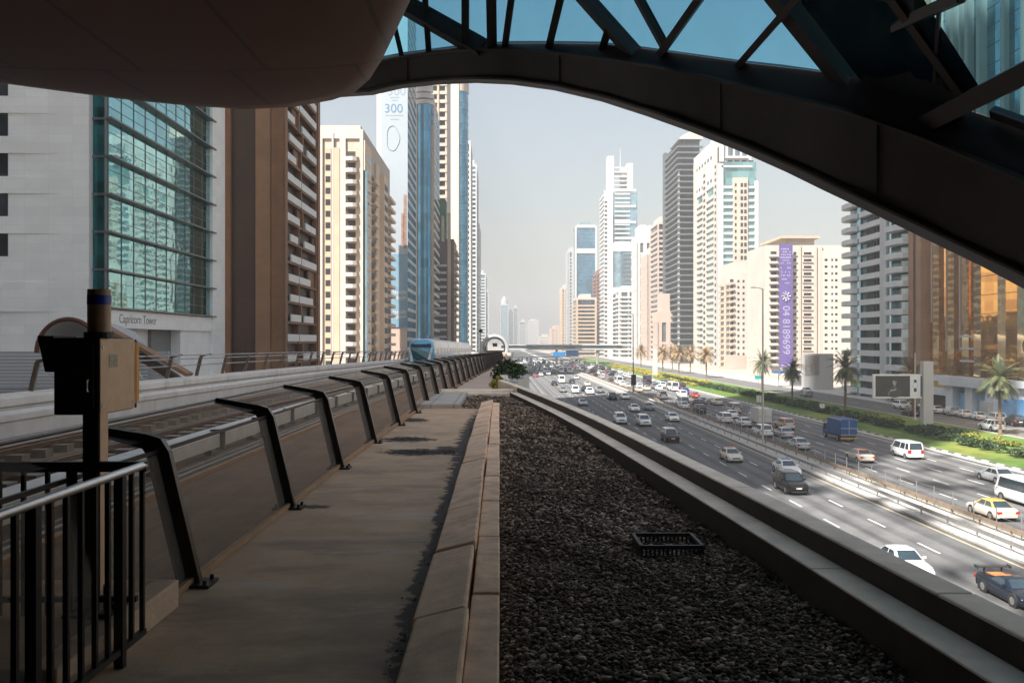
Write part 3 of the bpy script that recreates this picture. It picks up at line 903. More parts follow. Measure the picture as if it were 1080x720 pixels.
# crate and bits lying on the gravel
ct = thing('plastic_crate', 'black slatted plastic crate lying on the gravel', 'crate', (1.37, 7.0, 12.2))
x0, x1, y0, y1, z0, z1 = 1.12, 1.62, 6.75, 7.2, 12.265, 12.385
b = MB(); b.box(x0, x1, y0, y1, z0, z0 + .012); b.build('floor', m_crate, ct)
for nm, (a0, a1, b0, b1) in dict(front=(x0, x1, y0, y0 + .012), back=(x0, x1, y1 - .012, y1), left=(x0, x0 + .012, y0 + .012, y1 - .012), right=(x1 - .012, x1, y0 + .012, y1 - .012)).items():
    b = MB(); b.box(a0, a1, b0, b1, z0 + .012, z0 + .04); b.box(a0 - .008, a1 + .008, b0 - .008, b1 + .008, z1 - .03, z1)
    if a1 - a0 > .1:
        for k in range(15):
            xx = a0 + (a1 - a0 - .014) * k / 14; b.box(xx, xx + .014, b0, b1, z0 + .04, z1 - .03)
    else:
        for k in range(12):
            yy = b0 + (b1 - b0 - .014) * k / 11; b.box(a0, a1, yy, yy + .014, z0 + .04, z1 - .03)
    b.build('side', m_crate, ct)
p = at(562, 431, Z=12.36)
o = MB().hexa([(p.x - .3, p.y - .2, 12.37), (p.x + .3, p.y - .25, 12.37), (p.x + .33, p.y + .2, 12.37), (p.x - .25, p.y + .25, 12.37), (p.x - .3, p.y - .2, 12.40), (p.x + .3, p.y - .25, 12.395), (p.x + .33, p.y + .2, 12.40), (p.x - .25, p.y + .25, 12.40)]).build('drain_cover', M('dark_cover', (.13, .115, .1), .8), bevel=.008)
tag(o, 'flat dark cover plate on the gravel near the far ledge', 'cover')
# soil along the kerb and two dark stains' debris on the walkway
sw = MB()
rr = random.Random(3)
for k in range(260):
    y = rr.uniform(3.2, 20.3); x = -.485 - abs(rr.gauss(0, .05))
    s_ = rr.uniform(.004, .014)
    sw.add([(x + s_, y, 12.402), (x, y + s_ * 1.6, 12.402), (x - s_, y, 12.402), (x, y - s_ * 1.6, 12.402), (x, y, 12.402 + s_ * .45)], [(0, 1, 4), (1, 2, 4), (2, 3, 4), (3, 0, 4)])
for cx, cy, lx, ly, n in ((-1.55, 14.0, .42, .35, 330), (-1.2, 12.3, .5, .32, 380), (-.75, 12.4, .2, .4, 150), (-1.75, 17.5, .25, .4, 100)):
    for k in range(n):
        x = cx + max(-1.2, min(1.2, rr.gauss(0, .45))) * lx; y = cy + rr.gauss(0, .4) * ly * 1.3
        s_ = rr.uniform(.004, .016)
        if x > -.5 or x < -2.0: continue
        sw.add([(x + s_ * 1.5, y, 12.402), (x, y + s_, 12.402), (x - s_ * 1.5, y, 12.402), (x, y - s_, 12.402), (x, y, 12.402 + s_ * .3)], [(0, 1, 4), (1, 2, 4), (2, 3, 4), (3, 0, 4)])
o = sw.build('soil_debris', M('dark_soil', (.035, .026, .02), .95, var=.4, scale=20))
tag(o, 'dark soil and leaf litter lying on the walkway along the kerb', 'soil', kind='stuff')
# ---------------------------------------------------------------- buildings
m_offwhite = joints(M("white_cladding", (0.88, 0.88, 0.865), .5, var=.06, scale=.4), 2.4, .92, 0, .02, .87)
m_whiteb = M("white_render", (0.43, 0.42, 0.41), .7, var=.1, scale=.15)
m_cream = M("cream_render", (0.40, 0.335, 0.28), .8, var=.1, scale=.12)
m_cream2 = M("pale_cream_render", (0.415, 0.375, 0.335), .8, var=.1, scale=.12)
m_tanb = M("tan_render", (0.43, 0.325, 0.235), .8, var=.15, scale=.15)
m_brown = joints(M("brown_stone", (0.23, 0.118, 0.06), .7, var=.2, scale=.25), 2.2, 1.6, 0, .02, .8)
m_brown2 = joints(M("light_brown_stone", (0.30, 0.17, 0.095), .7, var=.2, scale=.25), 2.2, 1.6, 0, .02, .85)
m_dbrown = joints(M("dark_brown_stone", (0.075, 0.043, 0.027), .6, var=.25, scale=.25), 2.2, 1.6, 0, .02, .85)
m_greyb = M("grey_render", (0.33, 0.34, 0.35), .7, var=.12, scale=.2)
m_lgrey = M("light_grey_render", (0.42, 0.43, 0.44), .7, var=.12, scale=.2)
m_dgrey = M("dark_grey_render", (0.07, 0.075, 0.08), .6, var=.2, scale=.2)
m_darkst = M("dark_tower_slab", (0.10, 0.11, 0.115), .5, var=.25, scale=.3)
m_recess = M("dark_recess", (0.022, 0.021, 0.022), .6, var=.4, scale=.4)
m_pinkb = M("pink_render", (0.40, 0.315, 0.265), .8, var=.1, scale=.15)
m_redb = M("red_brown_render", (0.20, 0.075, 0.05), .7, var=.2, scale=.2)
m_teal = glass("teal_curtain_glass", (0.22, 0.46, 0.48), .03, .95, warp=.014, wscale=.30, var=.18, cell=(1.5, 1.27))
m_tealdark = glass("dark_teal_glass", (0.03, 0.17, 0.18), .06, .6, warp=.012, wscale=.4, var=.5, cell=(1.6, 1.9))
m_gold = glass("gold_glass", (0.95, 0.65, 0.35), .03, .96, warp=.016, wscale=.22, var=.25, cell=(1.5, 1.8))
m_blueg = glass("blue_glass", (0.09, 0.27, 0.41), .08, .7, warp=.01, var=.3)
m_cyang = glass("pale_blue_glass", (0.32, 0.48, 0.57), .08, .75, warp=.01, var=.2)
m_greyg = glass("grey_glass", (0.20, 0.25, 0.28), .08, .7, warp=.01, var=.5)
m_greeng = glass("green_glass", (0.24, 0.42, 0.42), .08, .7, warp=.01, var=.35)
m_dwin = glass("window_glass", (0.055, 0.06, 0.065), .1, .35, warp=.005, var=.8, cell=(2.3, 3.1))
m_net2 = M("green_scaffold_net", (0.02, 0.10, 0.06), .8, var=.3, scale=.4)
m_fin = M("fin_metal", (0.17, 0.18, 0.18), .4, metal=.4, var=.15)
LIM = {}


class Bld:
    def __init__(s, name, label, cat, x0, x1, y0, y1, side=1, group=None):
        s.x0, s.x1, s.y0, s.y1, s.side = x0, x1, y0, y1, side
        s.o = thing(name, label, cat, ((x0 + x1) / 2, (y0 + y1) / 2, 0), group)
        s.W, s.D = x1 - x0, y1 - y0
        s.n = {}

    def bx(s, mb, f, u0, u1, z0, z1, d0=0.0, d1=.3):
        if f == 'F': mb.box(s.x0 + u0, s.x0 + u1, s.y0 - d1, s.y0 - d0, z0, z1)
        elif s.side > 0: mb.box(s.x1 + d0, s.x1 + d1, s.y0 + u0, s.y0 + u1, z0, z1)
        else: mb.box(s.x0 - d1, s.x0 - d0, s.y0 + u0, s.y0 + u1, z0, z1)

    def part(s, name, m, *boxes, parent=None):
        mb = MB()
        for b in boxes: s.bx(mb, *b)
        return mb.build(name, m, parent or s.o)

    def solid(s, name, m, z0, z1, inset=0, x0=None, x1=None, y0=None, y1=None):
        return MB().box((s.x0 if x0 is None else x0) + inset, (s.x1 if x1 is None else x1) - inset, (s.y0 if y0 is None else y0) + inset, (s.y1 if y1 is None else y1) - inset, z0, z1).build(name, m, s.o)

    def rep(s, name, m, boxes, offs, mb=None):
        """the same little mesh repeated: up to 100 of a name as parts, the others as one stuff part"""
        if mb is None:
            mb = MB()
            for b in boxes: s.bx(mb, *b)
        me = None
        rest = []
        for of in offs:
            k = s.n.get(name, 0)
            if k < 96:
                if me is None: me = mb.mesh(name, m, org=ORG[s.o.name])
                o = bpy.data.objects.new(name, me); COL.objects.link(o); o.parent = s.o; o.location = of
                s.n[name] = k + 1
            else: rest.append(of)
        if rest:
            r = MB()
            for of in rest:
                r.add([(x + of[0], y + of[1], z + of[2]) for x, y, z in mb.v], mb.f); r.m[-len(mb.f):] = mb.m
            o = r.build(name, m, s.o); tag(o, kind='stuff')

    def floors(s, n, fh, z=0): return [(0, 0, z + k * fh) for k in range(n)]


def text(body, size, loc, rot, m, name, parent=None, ext=.01, align='CENTER', label=None):
    cu = bpy.data.curves.new(name, 'FONT'); cu.body = body; cu.size = size; cu.extrude = ext; cu.align_x = align; cu.align_y = 'CENTER'
    t = bpy.data.objects.new(name, cu)
    me = bpy.data.meshes.new_from_object(t)
    bpy.data.objects.remove(t)
    me.materials.append(m)
    o = bpy.data.objects.new(name, me); COL.objects.link(o)
    if parent is not None:
        o.parent = parent; o.location = Vector(loc) - ORG[parent.name]
    else: o.location = loc
    o.rotation_euler = rot
    return o


# --- white office block with teal curtain wall (left)
b = Bld('office_building', 'white clad office block with a teal mirrored curtain wall and dark fins', 'building', -78, -40, 87, 123.3)
b.solid('core', m_offwhite, 0, 125, x1=-41.6, y0=87.3)
b.solid('upper_block', m_offwhite, 17.3, 125, .02, x0=-42, y0=88.8)
b.part('front_wall', m_offwhite, ('F', 0, 36.4, 0, 125, -.3, .0))
b.part('corner_glass', m_tealdark, ('F', 36.4, 37.98, 17.5, 125, -1.2, -.9))
for k in range(27):
    z = 17.5 + k * 3.85
    b.part('corner_spandrel', m_fin, ('F', 36.4, 37.95, z - .12, z + .12, -.9, -.75))
b.part('corner_fin', m_fin, ('F', 37.85, 38.0, 17.4, 125, -1.5, -.2))
b.part('glass_facade', m_teal, ('S', .6, 31, 17.3, 125, .0, .06))
b.part('end_pier', m_offwhite, ('S', 31, 36.3, 0, 125, -1, .5))
b.part('sign_band', m_offwhite, ('S', .1, 31, 15.4, 17.25, -1, .35))
b.rep('fin', m_fin, [('S', .0, 32.0, 17.32, 17.5, .06, .75)], b.floors(27, 3.85, .02))
b.rep('mullion', m_fin, [('S', .6, .68, 17.3, 125, .06, .12)], [(0, k * 3.04, 0) for k in range(11)])
b.rep('transom', m_fin, [('S', .6, 31, 18.7, 18.75, .06, .10), ('S', .6, 31, 19.95, 20.0, .06, .10)], b.floors(27, 3.85, .02))
b.part('lobby_wall', M("grey_lobby_wall", (.2, .2, .2), .6, var=.1), ('S', 14.5, 20.5, 0, 15.4, -3, -1.2))
b.part('lobby_glass', m_teal, ('S', .5, 14.5, 0, 15.4, -2.2, -1.9))
b.part('column', m_offwhite, ('S', 20.5, 31, 0, 15.4, -1.5, .0))
for k in range(12):
    z = 22.6 + k * 4.05
    w = b.part('window', m_dwin, ('F', 15, 28.3, z + .0, z + 2.3, .0, .02))
    x0, x1 = b.x0 + 14, b.x0 + 33.5
    MB().add([(x0, 87, z + 2.3), (x1, 87, z + 2.3), (x0, 86.3, z + 2.3), (x0, 87, z + 4.0), (x1, 87, z + 4.0), (x0, 86.3, z + 4.0)],
             [(0, 1, 2), (5, 4, 3), (2, 1, 4, 5), (0, 2, 5, 3), (1, 0, 3, 4)]).build('ledge', m_offwhite, b.o)
z = 17.0
MB().add([(-66, 87, z), (-44.5, 87, z), (-66, 86.1, z), (-66, 87, z + 3), (-44.5, 87, z + 3), (-66, 86.1, z + 3)],
         [(0, 1, 2), (5, 4, 3), (2, 1, 4, 5), (0, 2, 5, 3), (1, 0, 3, 4)]).build('ledge', m_offwhite, b.o)
m_ltr = M("grey_letters", (.30, .29, .29), .5, var=.1)
text("Capricorn Tower", 1.35, (-39.63, 94.3, 16.35), (rad(90), 0, rad(90)), m_ltr, 'sign_lettering', b.o)

# --- brown tower with white balconies
b = Bld('apartment_tower', 'brown stone tower with dark recessed front and white parapet balconies', 'tower', -42.6, -33, 131, 156)
b.solid('core', m_dbrown, 0, 125, .9)
b.part('front_pier', m_brown, ('F', 0, 1.55, 0, 126, -1, .3)); b.part('front_recess', m_dbrown, ('F', 1.55, 5.3, 0, 125, -.9, -.4))
b.part('front_pier', m_brown2, ('F', 5.3, 7.6, 0, 126, -1, .1)); b.part('front_pier', m_brown, ('F', 7.75, 9.6, 0, 126, -1, .3))
b.part('side_pier', m_brown, ('S', -.2, 1.2, 0, 126, -1, .3)); b.part('side_pier', m_brown, ('S', 23.2, 25, 0, 126, -1, .3))
b.part('roof', m_brown, ('F', -.05, 9.65, 126, 127, -25, .35))
m_balw = M("white_parapet", (.66, .66, .65), .5, var=.1, scale=1)
rb = random.Random(11)
for k in range(38):
    z = 4.2 + k * 3.15
    b.rep('slab', m_brown, [('S', 1.2, 23.2, 0, .38, -1, .02)], [(0, 0, z)])
    cuts = [1.4, 11.3 + rb.choice([-1.6, 0, 1.2]), 23.0]
    for a, c in zip(cuts, cuts[1:]):
        off = rb.choice([0, 0, .25, .45]); en = rb.choice([1, 1, .75, .6])
        u0 = a + (c - a) * off * .6; u1 = min(c - .5, u0 + (c - a) * en)
        b.rep('balcony_parapet', m_balw, [('S', u0, u1, z + .38, z + 1.5, -.05, .16)], [(0, 0, 0)])
        b.rep('balcony_pier', m_brown, [('S', c - .45, c + .15, z - .1, z + 3.1, -.9, .1)], [(0, 0, 0)])
        if rb.random() < .45:
            b.rep('infill_panel', m_brown, [('S', u1 + .1, c - .4, z + .38, z + 3.1, -.6, -.3)], [(0, 0, 0)])

# --- cream residential tower with balconies
b = Bld('cream_tower', 'cream apartment tower with stacked rounded balconies and tan recesses', 'tower', -49.6, -36.3, 230, 286)
b.solid('core', m_cream, 0, 71, .4)
b.part('parapet', m_cream2, ('F', 0, 12.2, 68.5, 72, -12, .1))
b.part('front_wall', m_cream2, ('F', 0, 2.0, 0, 68.5, -.4, .15), ('F', 4.5, 5.0, 0, 70, -.4, .3), ('F', 6.6, 8.2, 0, 68.5, -.4, .12), ('F', 12.0, 12.9, 0, 71, -.4, .2))
b.part('tan_pier', m_tanb, ('F', 5.0, 6.6, 0, 66, -.4, .25))
b.part('tan_recess', m_tanb, ('F', 2.6, 4.2, 0, 66, -.4, -.25))
b.part('glass_strip', m_cyang, ('F', 12.9, 13.9, 0, 60, -.6, .0))
b.rep('window', m_dwin, [('F', 2.75, 4.05, 1, 2.6, -.25, -.2)], b.floors(21, 3.1))
b.rep('window', m_dwin, [('F', .3, 1.2, 1, 2.4, .15, .2)], b.floors(21, 3.1))
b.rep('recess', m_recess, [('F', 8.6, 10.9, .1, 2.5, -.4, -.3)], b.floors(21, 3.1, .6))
bal = MB()
poly = [(b.x0 + 8.1, b.y0), (b.x0 + 8.3, b.y0 - .9), (b.x0 + 9.0, b.y0 - 1.5), (b.x0 + 10.3, b.y0 - 1.6), (b.x0 + 11.3, b.y0 - 1.1), (b.x0 + 12.0, b.y0)]
bal.prism(poly, 0, .22); bal.prism([(x, y + .03) for x, y in poly], .22, 1.05)
b.rep('balcony', m_cream2, None, b.floors(21, 3.1, .4), bal)
b.part('balcony_back_wall', m_tanb, ('F', 10.9, 12.0, 0, 66, -.4, .2))
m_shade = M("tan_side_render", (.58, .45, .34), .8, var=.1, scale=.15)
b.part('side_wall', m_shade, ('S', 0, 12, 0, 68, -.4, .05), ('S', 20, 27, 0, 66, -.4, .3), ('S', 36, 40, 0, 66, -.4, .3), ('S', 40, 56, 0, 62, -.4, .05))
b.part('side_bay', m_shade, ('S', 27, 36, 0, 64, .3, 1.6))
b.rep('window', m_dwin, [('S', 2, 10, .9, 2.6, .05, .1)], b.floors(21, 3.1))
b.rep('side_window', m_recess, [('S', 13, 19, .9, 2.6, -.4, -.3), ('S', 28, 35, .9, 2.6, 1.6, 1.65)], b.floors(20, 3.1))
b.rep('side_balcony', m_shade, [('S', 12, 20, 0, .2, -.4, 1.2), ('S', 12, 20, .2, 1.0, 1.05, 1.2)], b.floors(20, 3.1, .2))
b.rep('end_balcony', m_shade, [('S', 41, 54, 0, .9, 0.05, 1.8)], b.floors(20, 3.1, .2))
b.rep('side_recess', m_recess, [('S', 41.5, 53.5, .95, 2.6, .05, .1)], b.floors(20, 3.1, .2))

# --- tower with the tall blue and white banner
b = Bld('banner_tower', 'slab tower hidden behind a very tall white and blue advertising banner', 'tower', -43.5, -32.3, 300, 330)
b.solid('core', m_whiteb, 0, 150, .3)
b.part('base_wall', m_pinkb, ('F', 2, 11, 0, 20, -.3, .2))
b.rep('side_band', m_lgrey, [('S', 0, 30, .2, 1.4, -.3, .1)], b.floors(42, 3.5))
b.rep('side_glass', m_greyg, [('S', 1, 29, 1.4, 3.7, -.3, .02)], b.floors(42, 3.5))
bn = thing('advertising_banner', 'very tall white to blue banner with 300 printed near its top', 'banner', (-38, 299.4, 60))
m_bw = M("banner_white", (.27, .31, .345), .6, var=.04, scale=.05); m_bb = M("banner_blue", (.07, .17, .27), .6, var=.35, scale=.12, tint=(.18, .29, .36))
x0, x1 = px(402, 299.4), px(430, 299.4)
MB().box(x0, x1, 299.45, 299.6, pz(268, 299.4), 150).build('white_field', m_bw, bn)
MB().box(x0, x1, 299.45, 299.6, pz(345, 299.4), pz(268, 299.4) - .02).build('blue_field', m_bb, bn)
mm_b = M("banner_print_blue", (.07, .15, .26), .6, var=.1); mm_o = M("banner_print_orange", (.25, .15, .11), .6, var=.4, scale=.5); m_wpr = M('banner_print_white', (.33, .36, .38), .6, var=.05); mm_p = M("banner_print_grey", (.19, .24, .285), .6, var=.1)
text("300", 4.4, (px(415, 299), 299.42, pz(115, 299)), (rad(90), 0, 0), mm_b, 'print', bn)
text("300", 4.4, (px(418, 299), 299.42, pz(96.5, 299)), (rad(90), 0, 0), mm_p, 'print', bn)
for i, (yy, w) in enumerate(((103, 3.2), (106, 2.2), (122, 6.2), (126, 3))):
    MB().box(px(416, 299) - w / 2, px(416, 299) + w / 2, 299.41, 299.44, pz(yy, 299) - .16, pz(yy, 299) + .16).build('print', mm_p, bn)
ring = MB(); cc = (px(414, 299), pz(146, 299))
ring.tube([(cc[0] + 2.2 * math.cos(t) * (1 + .12 * math.cos(3 * t)), 299.42, cc[1] + 4.4 * math.sin(t)) for t in [k * 2 * math.pi / 24 for k in range(25)]], .14, 5)
ring.build('print', mm_p, bn)
for a, c, d, e in ((425.5, 428.8, 205, 262), (423, 426, 225, 258)):
    MB().box(px(a, 299), px(c, 299), 299.41, 299.44, pz(e, 299), pz(d, 299)).build('print', mm_o, bn)
for yy, hh in ((308, 1.2), (314, .9), (329, .9), (334, .9)):
    mb = MB()
    for k in range(7):
        xa = px(414, 299) + k * .68
        mb.box(xa, xa + .5, 299.41, 299.44, pz(yy, 299) - hh * random.uniform(.3, 1), pz(yy, 299) + hh * random.uniform(.2, .9))
        mb.box(xa, xa + .7, 299.405, 299.409, pz(yy, 299) - .2, pz(yy, 299) + .15)
    mb.build('print', m_wpr, bn)

# --- blue glass column tower with ring crown
Y = 340
b = Bld('glass_tower', 'slim blue glass tower with pale stone edges and a round white crown', 'tower', px(430, Y), px(458, Y), Y, Y + 30)
b.solid('core', m_pinkb, 0, 112, .5)
b.part('glass_bay', m_cyang, ('F', 0, 1.6, 30, 104, -.5, .1)); b.part('dark_bay', m_dgrey, ('F', .3, 1.7, 0, 62, .1, .3))
b.part('stone_pier', m_cream, ('F', 1.7, 3.9, 0, 112, -.5, .9))
cx = b.x0 + 6.6
arc = [(cx + 3.0 * math.cos(t), Y + .4 - 2.6 * math.sin(t)) for t in [math.pi * k / 16 for k in range(17)]]
MB().prism(arc, 0, 108).build('curved_glass', m_blueg, b.o, smooth=True)
b.part('stone_pier', m_tanb, ('F', 9.3, 10.4, 0, 100, -.5, .6))
for z0, z1, r in ((108, 109.6, 3.6), (110.2, 112, 3.9), (112.8, 117, 3.5)):
    MB().prism([(cx + r * math.cos(t), Y + .4 - r * .9 * math.sin(t)) for t in [math.pi * k / 16 for k in range(17)]], z0, z1).build('crown_ring', m_whiteb, b.o)
b.rep('side_band', m_lgrey, [('S', 0, 30, 0, 1.2, -.5, .05)], b.floors(30, 3.6))
b.rep('side_glass', m_greyg, [('S', .5, 29.5, 1.2, 3.6, -.5, .0)], b.floors(30, 3.6))

# --- cream grid tower
Y = 400
b = Bld('grid_tower', 'tall cream tower with a grid of square dark openings', 'tower', px(453, Y), px(471.5, Y), Y, Y + 30)
b.solid('core', m_recess, 0, 150, .8)
for u in (0, 3.5, 4.3, 7.4): b.part('pier', m_cream, ('F', u, u + (.55 if u else .4), 0, 150, -.9, .1))
b.rep('spandrel', m_cream, [('F', 0, b.W, 0, 1.5, -.8, .35)], b.floors(37, 4.05))
b.part('side_wall', m_cream2, ('S', 0, 30, 0, 150, -.9, 0))
b.part('central_rib', m_tanb, ('F', 3.9, 4.4, 60, 150, .1, .7))
b.rep('lower_infill', m_cream, [('F', .5, 3.5, 1.5, 2.6, -.7, .2), ('F', 4.4, 7.4, 1.5, 2.9, -.7, .1)], b.floors(20, 4.05))

# --- netted construction block in front of it
Y = 372
b = Bld('unfinished_tower', 'brown and red half built tower with green scaffold netting on top', 'tower', px(455, Y), px(480.5, Y), Y, Y + 26)
b.solid('core', m_dbrown, 0, pz(252, Y), .8)
b.part('red_pier', m_redb, ('F', 2.2, 3.0, 0, pz(250, Y), -.8, .1)); b.part('green_strip', m_greeng, ('F', .4, 1.9, 0, pz(262, Y), -.8, .0))
b.part('tan_pier', m_tanb, ('F', 7.0, 8.4, 0, pz(225, Y), -.8, .6)); b.part('tan_pier', m_tanb, ('F', 4.4, 5.6, pz(255, Y), pz(228, Y), -.8, .5))
b.part('scaffold_net', m_net2, ('F', 1.0, 6.4, pz(252, Y), pz(211, Y), -6, .4))
b.rep('balcony', m_whiteb, [('F', 3.2, 6.6, 0, 1.0, -.8, .9)], b.floors(16, 3.1))
b.rep('side_balcony', m_tanb, [('S', 1, 22, 0, 1.1, -.8, .6)], b.floors(18, 3.1))

# --- cream slab with blue curved end
Y = 450
b = Bld('cream_slab_tower', 'tall plain cream slab tower with a curved dark blue glass edge', 'tower', px(471.5, Y), px(484.5, Y), Y, Y + 26)
m_cslab = joints(M('cream_panel', (.58, .52, .42), .7, var=.06, scale=.1), 2.6, 4.2, 0, .06, .8)
b.solid('core', m_cslab, 0, 162)
b.part('rib', m_cream2, ('F', 5.2, 6.3, 0, 160, 0, .5))
cx = b.x1 + .2
arc = [(cx + 4.3 * math.sin(t), Y + 6 - 6 * math.cos(t)) for t in [math.pi * k / 14 for k in range(15)]]
MB().prism(arc, 0, 146).build('curved_glass', m_blueg, b.o, smooth=True)
mb = MB().prism([(cx + 4.4 * math.sin(t), Y + 6 - 6.1 * math.cos(t)) for t in [math.pi * k / 14 for k in range(15)]], 0, .5)
b.rep('floor_band', m_fin, None, b.floors(38, 3.8), mb)
MB().prism([(cx + 4.6 * math.sin(t), Y + 6 - 6.3 * math.cos(t)) for t in [math.pi * k / 14 for k in range(15)]], 146, 152).build('crown', m_cream, b.o)


def gen(name, label, xa, xb, Y, H, style, wall, gl, side=1, depth=30, fh=3.6, cat='tower', bay=None, top=None, bands=None, sp=.42):
    x0, x1 = px(xa, Y), px(xb, Y)
    b = Bld(name, label, cat, x0, x1, Y, Y + depth, side)
    n = int(H / fh)
    b.solid('core', gl, 0, H, .6)
    W_, D_ = b.W, b.D
    if style == 'bands':
        b.rep('floor_band', wall, [('F', -.3, W_ + .3, 0, fh * sp, -.7, .3), ('S', 0, D_, 0, fh * sp, -.7, .3)], b.floors(n, fh))
        b.part('corner_pier', wall, ('F', -.35, W_ * .08, 0, H, -.7, .4))
        b.part('corner_pier', wall, ('F', W_ * .92, W_ + .35, 0, H, -.7, .4)); b.part('corner_pier', wall, ('S', D_ * .94, D_, 0, H, -.7, .4))
    elif style == 'grid':
        b.rep('floor_band', wall, [('F', 0, W_, 0, fh * sp, -.7, .2), ('S', 0, D_, 0, fh * sp, -.7, .2)], b.floors(n, fh))
        k = max(2, int(round(W_ / (bay or 4)))); s_ = W_ / k
        b.rep('pier', wall, [('F', -.3, s_ * .45, 0, H, -.7, .3)], [(i * s_, 0, 0) for i in range(k)])
        k = max(2, int(round(D_ / (bay or 4)))); s_ = D_ / k
        b.rep('pier', wall, [('S', -.3, s_ * .45, 0, H, -.7, .3)], [(0, i * s_, 0) for i in range(k)])
    elif style == 'balc':
        b.rep('balcony', wall, [('F', .02 * W_, W_ * .98, 0, fh * sp, -.6, 1.2), ('S', .02 * D_, D_ * .98, 0, fh * sp, -.6, 1.2)], b.floors(n, fh))
        b.part('pier', wall, ('F', -.2, W_ * .14, 0, H, -.7, .2), ('F', W_ * .46, W_ * .56, 0, H, -.7, .2), ('F', W_ * .88, W_ + .2, 0, H, -.7, .2), ('S', D_ * .4, D_ * .55, 0, H, -.7, .2))
    elif style == 'glass':
        b.rep('floor_line', wall, [('F', 0, W_, 0, .35, -.6, -.45), ('S', 0, D_, 0, .35, -.6, -.45)], b.floors(n, fh))
        b.part('edge', wall, ('F', -.3, .6, 0, H, -.7, .2), ('F', W_ - .6, W_ + .3, 0, H, -.7, .2))
    b.solid('parapet', top or wall, H, H + fh * .6, -.2)
    b.solid('plant_room', top or wall, H + fh * .6, H + fh * 1.6, min(W_, D_) * .25)
    return b


# receding left row
def gl_(name, label, xa, xb, Y, ytop, *a, **k): return gen(name, label, xa, xb, Y, pz(ytop, Y), *a, **k)


gl_('white_tower', 'white tower with a dark window column in the receding left row', 485, 496, 560, 152, 'grid', m_whiteb, m_dwin, depth=40, fh=3.6, bay=5)
gl_('grey_tower', 'grey green tower next beyond the white tower on the left', 494, 502.3, 690, 176, 'bands', m_lgrey, m_greyg, depth=60)
gl_('dark_edged_tower', 'blue grey stepped tower receding in the left row', 500, 505.5, 840, 238, 'bands', m_greyg, m_greyg, depth=60)
gl_('pale_tower', 'pale lower tower far along the left row', 504, 512, 1000, 290, 'bands', m_lgrey, m_cyang, depth=70)
gl_('thin_tower', 'thin pale tower at the far end of the left row', 511, 515, 1300, 308, 'glass', m_lgrey, m_greyg, depth=40)
# hazy skyline
gl_('round_top_tower', 'hazy pale blue tower with a rounded top on the skyline', 528, 536, 1900, 322, 'glass', m_lgrey, m_cyang, depth=30, fh=5)
o = MB().tube([(px(532, 1900), 1915, pz(322, 1900)), (px(532, 1900), 1915, pz(316, 1900)), (px(532, 1900), 1915, pz(312, 1900))], [8, 6.5, 1.5], 20).build('rounded_cap', m_lgrey, [q for q in COL.objects if q.name.startswith('round_top_tower')][0])
gl_('hazy_block', 'hazy grey block right of the rounded skyline tower', 535.5, 541, 2050, 330, 'glass', m_greyg, m_greyg, depth=40, fh=5)
gl_('twin_spike_tower', 'hazy pale tower with slanting top on the skyline', 541.5, 546, 2200, 325, 'glass', m_lgrey, m_greyg, depth=40, fh=5)
gl_('crane_top_block', 'hazy unfinished block with a flat crane roof on the skyline', 547.5, 555, 2200, 340, 'bands', m_lgrey, m_greyg, depth=40, fh=5)
gl_('wide_hazy_block', 'widest very faint block at the middle of the skyline', 557, 568, 2500, 339, 'bands', m_whiteb, m_lgrey, depth=50, fh=5)
gl_('low_pink_block', 'low pink block in the haze left of the tan tower', 581, 592, 1250, 347.5, 'grid', m_pinkb, m_pinkb, -1, depth=40, fh=4, bay=6)
gl_('low_hazy_block', 'low pale block by the footbridge in the haze', 569, 581, 1500, 356, 'bands', m_cream2, m_lgrey, -1, depth=40, fh=4)
# right row, far to near
gl_('tan_tower', 'slim tan tower with a pale cap among the far right row', 592, 601, 1120, 305, 'grid', m_tanb, m_dwin, -1, depth=30, fh=4, bay=4, top=m_cream2)
gl_('striped_dark_tower', 'narrow grey tower with dark vertical stripes before the blue slab', 599, 607.5, 1010, 266, 'grid', m_greyb, m_dgrey, -1, depth=30, fh=4, bay=5)
b = gl_('blue_slab_tower', 'flat blue glass tower with a white frame and white sky gap', 607, 629, 900, 240, 'glass', m_cyang, m_blueg, -1, depth=30, fh=4)
b.part('white_frame', m_whiteb, ('F', -.6, 1.2, 0, b.o.location.z + pz(238, 900), -.6, .6), ('F', b.W - 1.2, b.W + .6, 0, pz(238, 900), -.6, .6), ('F', 1.2, b.W - 1.2, pz(267, 900), pz(262, 900), -.6, .4), ('F', 1.2, b.W - 1.2, pz(240, 900), pz(237, 900), -.6, .5))
gl_('tan_banded_block', 'tan banded block standing before the blue glass slab', 608, 629, 800, 316, 'bands', m_tanb, m_dwin, -1, depth=40, fh=3.6, top=m_cream2)
gl_('maroon_tower', 'dark maroon tower with a curved top left of the white tower', 629, 638, 850, 290, 'bands', m_redb, m_dgrey, -1, depth=30)
